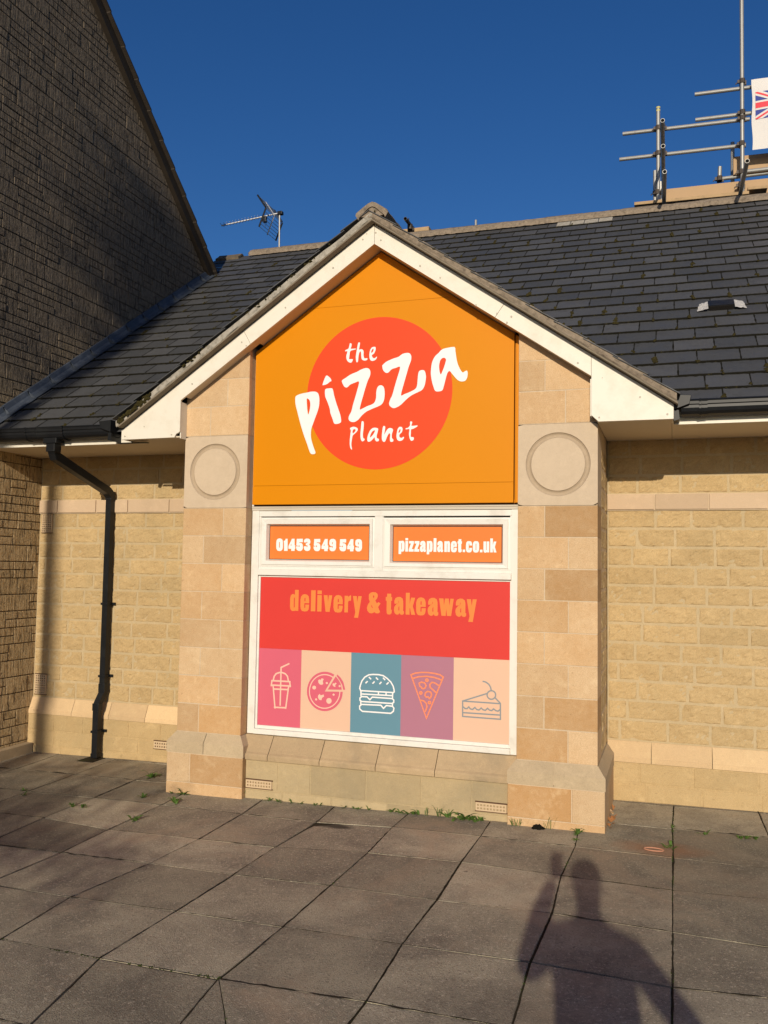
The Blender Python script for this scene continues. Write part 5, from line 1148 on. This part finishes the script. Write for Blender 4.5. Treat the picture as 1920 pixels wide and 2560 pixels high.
mb = MB(); flagpoly(mb, [(0,0),(1,0),(1,1),(0,1)], .0015); mb.build('flag_field', M['fblue'], bn)
mb = MB()
for q in diag(.115): flagpoly(mb, q, .0022)
flagpoly(mb, [(0,.333),(1,.333),(1,.667),(0,.667)], .0036); flagpoly(mb, [(.417,0),(.583,0),(.583,1),(.417,1)], .0037)
for q in [diag(.115)[1]]: flagpoly(mb, q, .0024)
mb.build('flag_white', M['banner'], bn)
mb = MB()
for k, q in enumerate(diag(.038,.0)): flagpoly(mb, q, .0029+.0002*k)
flagpoly(mb, [(0,.4),(1,.4),(1,.6),(0,.6)], .0043); flagpoly(mb, [(.45,0),(.55,0),(.55,1),(.45,1)], .0045)
mb.build('flag_red', M['fred'], bn)
# tube end and board beyond the gable ridge
s2 = thing('scaffold', 'short scaffold board with one open tube end showing behind the ridge beside the gable peak', 'scaffold', (-.08, 5.0, 6.2))
mb = MB(); mb.prism([(-.62,6.318),(.10,6.322),(.10,6.380),(-.62,6.376)], 4.99, 5.20, ch=.004); mb.build('board', M['timber'], s2)
mb = MB(); mb.pipe((-.148,4.72,6.405),(-.148,6.0,6.42),.0242,.0200); mb.build('pole', M['clampm'], s2)
mb = MB(); mb.tube([(-.145,4.93,6.34),(-.145,4.93,6.41)], .035, 10); mb.box(-.185,-.10,4.95,5.0,6.33,6.37); mb.tube([(-.16,4.92,6.43),(-.155,4.90,6.485)],.006,6); mb.build('coupler', M['clampm'], s2)
mb = MB(); mb.pipe((.742,4.98,6.1),(.742,4.98,6.385),.0165,.0135); tag(mb.build('metal_pipe', M['galv'], None), 'thin upright metal pipe poking up behind the middle of the slate ridge', 'pipe')
# ------------------------------------------------------------ weeds and litter
def leaf(mb, base, d, l, w_, lift, droop, rr):
    d = Vector((math.cos(d), math.sin(d), 0)); s = Vector((-d.y, d.x, 0)); vs = []; n = 4
    for k in range(n+1):
        t = k/n; c = Vector(base)+d*l*t+Vector((0,0,lift*l*math.sin(min(t*1.6,1.5))-droop*l*t*t))
        ww = w_*math.sin(math.pi*min(.97,.12+t*.85))**.8*(1+.3*rr.uniform(-1,1))
        vs += [c-s*ww/2, c+Vector((0,0,-ww*.12)), c+s*ww/2]
    mb.add(vs, [(3*k+a, 3*k+a+1, 3*k+a+4, 3*k+a+3) for k in range(n) for a in (0,1)])
def weed(x, y, size, nl, label, kind='rosette', spread=0, ang=0, seed=0, group='weeds in the paving joints', elong=None):
    rr = random.Random(seed); z = gz(x,y)-.004; mb = MB()
    spots = [(x,y)] if not elong else [(x+elong*math.cos(ang)*rr.uniform(-.5,.5), y+elong*math.sin(ang)*rr.uniform(-.5,.5)) for _ in range(max(2,nl//5))]
    for sx, sy in spots:
        m = nl if not elong else 5
        for k in range(m):
            a = rr.uniform(0, 2*math.pi)
            if kind == 'grass': leaf(mb, (sx+rr.uniform(-.01,.01), sy+rr.uniform(-.006,.006), gz(sx,sy)-.004), a, size*rr.uniform(.5,1.2), .004, rr.uniform(1.0,2.2), .2, rr)
            else: leaf(mb, (sx,sy,gz(sx,sy)-.004), a, size*rr.uniform(.6,1.15), size*rr.uniform(.22,.42), rr.uniform(.25,1.1), rr.uniform(.1,.5), rr)
    o = mb.build('weed', M['leaf'], None); tag(o, label, 'weed', group); return o
W_ = [
(-.87,.30,.10,12,'spiky dandelion plant in the joint left of the left pier','rosette',None,0),
(-.70,.36,.045,12,'small leafy strip between the spiky dandelion and the left pier','rosette',.10,.5),
(-.57,-.26,.055,14,'low leafy clump at a slab corner just in front of the left pier','rosette',.12,1.2),
(-.30,-.31,.075,14,'bushy weed in the cross joint below the left pier front corner','rosette',.10,.6),
(-.345,-.075,.075,16,'upright weed growing against the middle of the left pier foot','rosette',None,0),
(-.47,-.07,.03,8,'tiny weed at the left corner of the left pier foot','rosette',.06,0),
(-.31,-.78,.075,12,'weed alone in a joint on the open paving left of the shop window','rosette',.08,1.0),
(-.90,-.62,.065,12,'flat weed farther left on the paving beyond the lone joint weed','rosette',.14,.7),
(-1.53,-.44,.05,14,'thin mossy weed strip near the left edge of the paving','rosette',.3,1.15),
(.115,-.02,.045,14,'grass tuft in the corner of the left pier and the window base wall','grass',.05,0),
(.34,-.02,.035,20,'weed fringe under the left air brick of the window base wall','rosette',.22,0),
(.62,-.02,.032,22,'weed fringe along the window base wall left of its middle','rosette',.28,0),
(1.02,-.02,.032,20,'weed fringe at the middle of the window base wall','rosette',.25,0),
(1.40,-.02,.055,26,'leafy weeds along the window base wall right of its middle','rosette',.24,0),
(1.60,-.02,.050,20,'mixed grass patch between the leafy weeds and the tall clump','grass',.22,0),
(1.77,-.02,.085,30,'tallest leafy clump beside the right air brick','rosette',.20,0),
(1.90,-.02,.045,16,'short weeds directly under the right air brick','rosette',.14,0),
(2.19,-.065,.035,20,'grassy fringe at the left part of the right pier foot','grass',.16,0),
(2.40,-.065,.050,12,'single grass tuft at the middle of the right pier foot','grass',.05,0),
(2.545,-.075,.045,18,'round-leaved weed at the right part of the right pier foot','rosette',.10,0),
(2.585,-.17,.032,36,'round-leaved weed running down the joint from the right pier','rosette',.26,1.57),
(3.165,-.22,.042,18,'flat weed in the straight joint right of the right pier','rosette',.12,.9),
(3.17,.10,.022,20,'thin green strip in the upper end of the straight joint','rosette',.4,1.57),
(3.38,.14,.040,10,'small weed on the slab near the right wall','rosette',.07,.3),
(3.69,.12,.050,24,'leafy weed strip by the right edge of the photo','rosette',.24,.1)]
for k, (x,y,s,n,lab,kd,el,an) in enumerate(W_): weed(x, y, s*(.78 if k < 9 else 1.0), n, lab, kd, ang=an, seed=100+k, elong=el)
# moss lines in open joints of the paving
mb = MB(); rr = random.Random(31)
for (x0,y0,x1,y1,n) in ((3.17,.7,3.17,-2.6,240),(2.585,-.2,2.575,-2.6,90),(.75,-2.575,1.36,-2.57,60),(.19,-2.55,.75,-2.575,60),(1.36,-2.58,1.6,-2.95,40),(2.58,-.9,3.17,-.93,20),(1.97,-2.55,2.6,-2.58,30),(.84,-.97,1.4,-1.45,0),(1.4,-1.45,1.4,-.9,20),(-.9,-.9,-.9,.3,30),(-1.5,-.6,-1.5,.3,30)):
    for k in range(n):
        t = rr.random()
        if fbm(x0+(x1-x0)*t*5, y0+(y1-y0)*t*5, 3, 2) > -.05: 
            x, y = x0+(x1-x0)*t+rr.uniform(-.004,.004), y0+(y1-y0)*t+rr.uniform(-.004,.004); blob(mb, (x,y,gz(x,y)-.007), (0,0,1), rr.uniform(.004,.008), rr.uniform(.004,.009), rr.random(), 6)
mb.build('joint_moss', plain_mat('green_moss', (.045,.065,.015), 1, .05, .4, 60), kind='stuff')
mb = MB(); rr = random.Random(3); x, y = 2.32, -.075
for k in range(14): blob(mb, (x+rr.uniform(-.035,.035), y+rr.uniform(-.012,.015), gz(x,y)-.003), (0,0,1), rr.uniform(.014,.026), rr.uniform(.012,.028), k)
tag(mb.build('moss_clump', plain_mat('black_moss', (.012,.011,.008), 1, .05, .3, 60, .003)), 'black moss clump fallen at the foot of the right pier', 'moss')
mb = MB(); n = 30; pts = [(3.06+.058*math.cos(2*math.pi*k/n)*1.0, -.28+.030*math.sin(2*math.pi*k/n), gz(3.06,-.28)+.003) for k in range(n+1)]
mb.tube(pts, .0035, 6, cap=False); tag(mb.build('elastic_band', plain_mat('faded_orange_rubber', (.50,.24,.15), .6, .3)), 'faded orange elastic band lying on the paving right of the pier', 'elastic band')
rr = random.Random(17)
for k, lab in enumerate(('rust-brown dry leaf nearest the front in the corner beside the right pier','curled dry leaf second from the front beside the right pier','crumpled tan dry leaf in the middle of the corner heap','pale dry leaf lying on top of the corner heap','small brown leaf scrap farthest back beside the right pier')):
    mb = MB(); x, y = 2.765+rr.uniform(-.002,.012), (.12,.22,.33,.42,.52)[k]
    for q in range(4): leaf(mb, (x,y+rr.uniform(-.04,.04),gz(x,y)+.002), rr.uniform(0,6.28), rr.uniform(.03,.05), rr.uniform(.012,.022), rr.uniform(.2,.9), rr.uniform(-.3,.4), rr)
    tag(mb.build('dry_leaf', M['leafdry'] if k != 3 else M['ply']), lab, 'leaf', 'dry leaves in the corner beside the right pier')

# ------------------------------------------------------------ behind the camera: what throws the long shadows
lp = thing('street_lamp', 'tall grey street lamp standing behind the photographer', 'street lamp', (-1.43, -7.0, gz(-1.43,-7)))
mb = MB(); mb.tube([(-1.43,-7,-.05),(-1.43,-7,1.2)], .062, 16); mb.tube([(-1.43,-7,1.2),(-1.43,-7,1.26),(-1.43,-7,5.45)], [.062,.056,.050], 16)
mb.build('pole', M['galv'], lp)
mb = MB(); mb.chbox(-1.52,-1.34,-7.09,-6.91,5.45,5.68,.03); mb.build('lamp_head', M['trimgrey'], lp)
tr = thing('tree', 'thin young street tree with sparse low boughs behind the photographer', 'tree', (-1.5,-12.0,gz(-1.5,-12)))
TB = Vector((-1.5,-12.0,0))
mb = MB(); mb.tube([TB+Vector((0,0,-.25)), TB+Vector((.02,0,1.2)), TB+Vector((-.05,.02,2.4)), TB+Vector((-.12,.0,3.3)), TB+Vector((-.1,0,4.05))], [.045,.038,.03,.022,.012], 10)
rr = random.Random(12); tips = []
for k in range(16):
    a = rr.uniform(-.5,.5)+(0 if k % 4 else math.pi); z0 = rr.uniform(3.35,3.75); l = rr.uniform(1.6,3.3) if math.cos(a) > 0 else rr.uniform(.5,1.2)
    p0 = TB+Vector((-.08,0,z0)); p1 = p0+Vector((math.cos(a)*l*.5, math.sin(a)*l*.5, .10)); p2 = p0+Vector((math.cos(a)*l, math.sin(a)*l, rr.uniform(-.05,.2)))
    mb.tube([p0,p1,p2], [.014,.009,.004], 6); tips += [p0.lerp(p1,t) for t in (.5,.8)]+[p1.lerp(p2,t) for t in (0,.35,.7,1)]
mb.build('trunk', M['bark'], tr)
mb = MB()
for p in tips:
    for q in range(34):
        c = p+Vector((rr.gauss(0,.14),rr.gauss(0,.16),rr.gauss(0,.045))); a = Vector((rr.uniform(-1,1),rr.uniform(-1,1),rr.uniform(-1,1))).normalized(); b = a.orthogonal().normalized(); L_ = rr.uniform(.05,.085); w_ = L_*.3
        mb.add([c-a*L_/2, c+b*w_, c+a*L_/2, c-b*w_], [(0,1,2,3)])
mb.build('crown', M['tleaf'], tr)
t2 = thing('tree', 'tall slender tree standing far behind the photographer', 'tree', (.28,-20,gz(.28,-20)))
mb = MB(); mb.tube([(.28,-20,-.4),(.27,-20,4),(.25,-20,9.5),(.37,-20,13.2)], [.11,.085,.055,.012], 10); rr = random.Random(44); tips = []
for k in range(26):
    z = 10.0+3.0*k/26; a = rr.uniform(0, 6.28); l = rr.uniform(.05,.16); p = Vector((.27+.10*min(1,(z-9.9)/1.2),-20,z)); q = p+Vector((math.cos(a)*l, math.sin(a)*l*1.5, .35)); mb.tube([p,q], [.012,.004], 5); tips += [p.lerp(q,.5), q]
mb.build('trunk', M['bark'], t2)
mb = MB()
for p in tips:
    for q in range(30):
        c = p+Vector((rr.gauss(0,.06),rr.gauss(0,.12),rr.gauss(0,.16))); a = Vector((rr.uniform(-1,1),rr.uniform(-1,1),rr.uniform(-1,1))).normalized(); b = a.orthogonal().normalized(); L_ = rr.uniform(.09,.14); w_ = L_*.35
        mb.add([c-a*L_/2, c+b*w_, c+a*L_/2, c-b*w_], [(0,1,2,3)])
mb.build('crown', M['tleaf'], t2)

# ------------------------------------------------------------ the photographer
GZ = gz(3.35,-6.3)
def skin_obj(name, verts, edges, radii, mat, root=0, sub=2, parent=None):
    me = bpy.data.meshes.new(name); me.from_pydata([tuple(v) for v in verts], edges, []); o = bpy.data.objects.new(name, me); COL.objects.link(o)
    sk = o.modifiers.new('skin', 'SKIN'); sk.use_smooth_shade = True
    ss = o.modifiers.new('sub', 'SUBSURF'); ss.levels = ss.render_levels = sub
    if not me.skin_vertices: me.skin_vertices.new()
    for i, d in enumerate(me.skin_vertices[0].data):
        r = radii[i]; d.radius = r if isinstance(r, tuple) else (r, r); d.use_root = (i == root)
    me.materials.append(mat)
    if parent is not None: adopt(o, parent)
    return o
PX, PY = 3.39, -6.32
def P_(x, y, z): return (PX+x, PY+y, GZ+z)
V = [P_(0,0,.98), P_(0,0,1.15), P_(0,0,1.36), P_(0,.0,1.52), P_(0,.01,1.60), P_(0,.03,1.68), P_(0,.04,1.76), P_(0,.03,1.83),   # 0-7 spine to crown
     P_(-.17,.0,1.52), P_(-.30,.10,1.36), P_(-.255,.29,1.57), P_(-.215,.325,1.66),        # 8-11 camera arm up to the wrist
     P_(.18,0,1.50), P_(.36,-.02,1.30), P_(.50,.0,1.10), P_(.53,.02,1.04),                # 12-15 other arm out to the side
     P_(-.10,0,.90), P_(-.12,.01,.50), P_(-.13,-.01,.10), P_(-.14,.13,.035),              # 16-19
     P_(.10,0,.90), P_(.13,.01,.50), P_(.14,-.01,.10), P_(.16,.13,.035)]
E_ = [(0,1),(1,2),(2,3),(3,4),(4,5),(5,6),(6,7),(3,8),(8,9),(9,10),(10,11),(3,12),(12,13),(13,14),(14,15),(0,16),(16,17),(17,18),(18,19),(0,20),(20,21),(21,22),(22,23)]
R_ = [(.155,.115),(.150,.11),(.165,.12),(.13,.10),(.052,.056),(.070,.084),(.088,.102),(.074,.085),.070,.052,.046,.038,.070,.050,.036,.028,.095,.062,.045,(.042,.035),.095,.062,.045,(.042,.035)]
skin = plain_mat('skin', (.55,.33,.23), .5, .4, .06); jacket = plain_mat('dark_jacket', (.035,.04,.055), .85, .2, .2, 30, .002)
body = skin_obj('person', V, E_, R_, skin); tag(body, 'photographer in a dark jacket holding up a phone with one hand, elbow out', 'person')
def hand(W, fd, up, side, curl, name='hand'):
    W, fd, up, side = Vector(W), Vector(fd).normalized(), Vector(up).normalized(), Vector(side).normalized()
    vs = [W, W+fd*.045, W+fd*.085]; es = [(0,1),(1,2)]; rs = [(.026,.016),(.036,.015),(.038,.013)]
    for k, (l, o) in enumerate(((.068,.030),(.076,.010),(.070,-.010),(.056,-.029))):
        p = W+fd*.088+side*o; a = len(vs); vs.append(p); rs.append(.0095); es.append((2,a)); d = fd.copy()
        for q in range(3):
            d = (d*math.cos(curl)+up*math.sin(curl)).normalized(); p = p+d*l*(.44,.32,.24)[q]; vs.append(p); rs.append((.0088,.008,.0068)[q]); es.append((len(vs)-2, len(vs)-1))
    p = W+fd*.03+side*.026; a = len(vs); vs.append(p); rs.append(.012); es.append((1,a))
    for q in range(2):
        p = p+(fd*.5+side*.8+up*.25).normalized()*.03; vs.append(p); rs.append(.0095); es.append((len(vs)-2,len(vs)-1))
    return skin_obj(name, vs, es, rs, skin, parent=body)
hand(P_(-.215,.325,1.66), (.1,.05,1), (.1,1,0), (1,0,0), .35)
hand(P_(.53,.02,1.04), (.15,.05,-1), (0,1,0), (-1,0,0), .25)
# clothing: jacket and trousers a little outside the body, hair, face
jv = [V[i] for i in (0,1,2,3,8,9,10,12,13,14)]; je = [(0,1),(1,2),(2,3),(3,4),(4,5),(5,6),(3,7),(7,8),(8,9)]
skin_obj('jacket', jv, je, [(.185,.14),(.175,.13),(.185,.14),(.15,.115),.078,.062,.056,.074,.056,.044], jacket, parent=body)
tv = [V[i] for i in (0,16,17,18,20,21,22)]; skin_obj('trousers', tv, [(0,1),(1,2),(2,3),(0,4),(4,5),(5,6)], [(.17,.125),.11,.080,.062,.11,.080,.062], plain_mat('blue_jeans', (.05,.07,.12), .9, .2, .2, 40), parent=body)
mb = MB(); ctr = Vector(P_(0,.035,1.79)); n = 14
for j in range(7):
    for i in range(n):
        ph = math.pi*j/12; th = 2*math.pi*i/n; mb.v.append(tuple(ctr+Vector((math.sin(ph)*math.cos(th)*.090, math.sin(ph)*math.sin(th)*.105-.012, math.cos(ph)*.10+.0)))); mb.t.append((.5,.5,.5))
mb.f = [(j*n+i, j*n+(i+1)%n, (j+1)*n+(i+1)%n, (j+1)*n+i) for j in range(6) for i in range(n)]
mb.build('hair', plain_mat('brown_hair', (.06,.04,.025), .8, .2, .3, 50), body, smooth=True)
mb = MB()
em = plain_mat('eye_white', (.7,.7,.7), .2)
for s in (-1,1):
    mb = MB(); blob(mb, Vector(P_(s*.031,.128,1.755)), (0,1,0), .011, .006, s); mb.build('eye', em, body)
mb = MB(); blob(mb, P_(0,.128,1.725), (0,1,-.2), .014, .022, 3); mb.build('nose', skin, body)
for s in (-1,1): mb = MB(); blob(mb, P_(s*.088,.03,1.74), (s,0,0), .024, .012, 5+s); mb.build('ear', skin, body)
mb = MB(); blob(mb, P_(0,.122,1.69), (0,1,0), .02, .004, 9); mb.build('mouth', plain_mat('lips', (.45,.16,.13), .5), body)
for s in (-1,1): MB().chbox(PX+s*.135-.05, PX+s*.135+.05, PY-.09, PY+.20, GZ-.0, GZ+.085, .02).build('shoe', M['black'], body)
# phone, lens a little above the middle of its back, right behind the camera
ph = MB().chbox(3.155, 3.230, -6.002, -5.994, 1.730, 1.876, .003).build('phone', M['black'], None); tag(ph, 'black phone held upright in the photographer\'s raised hand', 'phone')
mb = MB(); mb.prism([(3.185+.009*math.cos(k*.523), 1.845+.009*math.sin(k*.523)) for k in range(12)], -5.9935, -5.990); mb.build('lens', M['gasket'], ph)
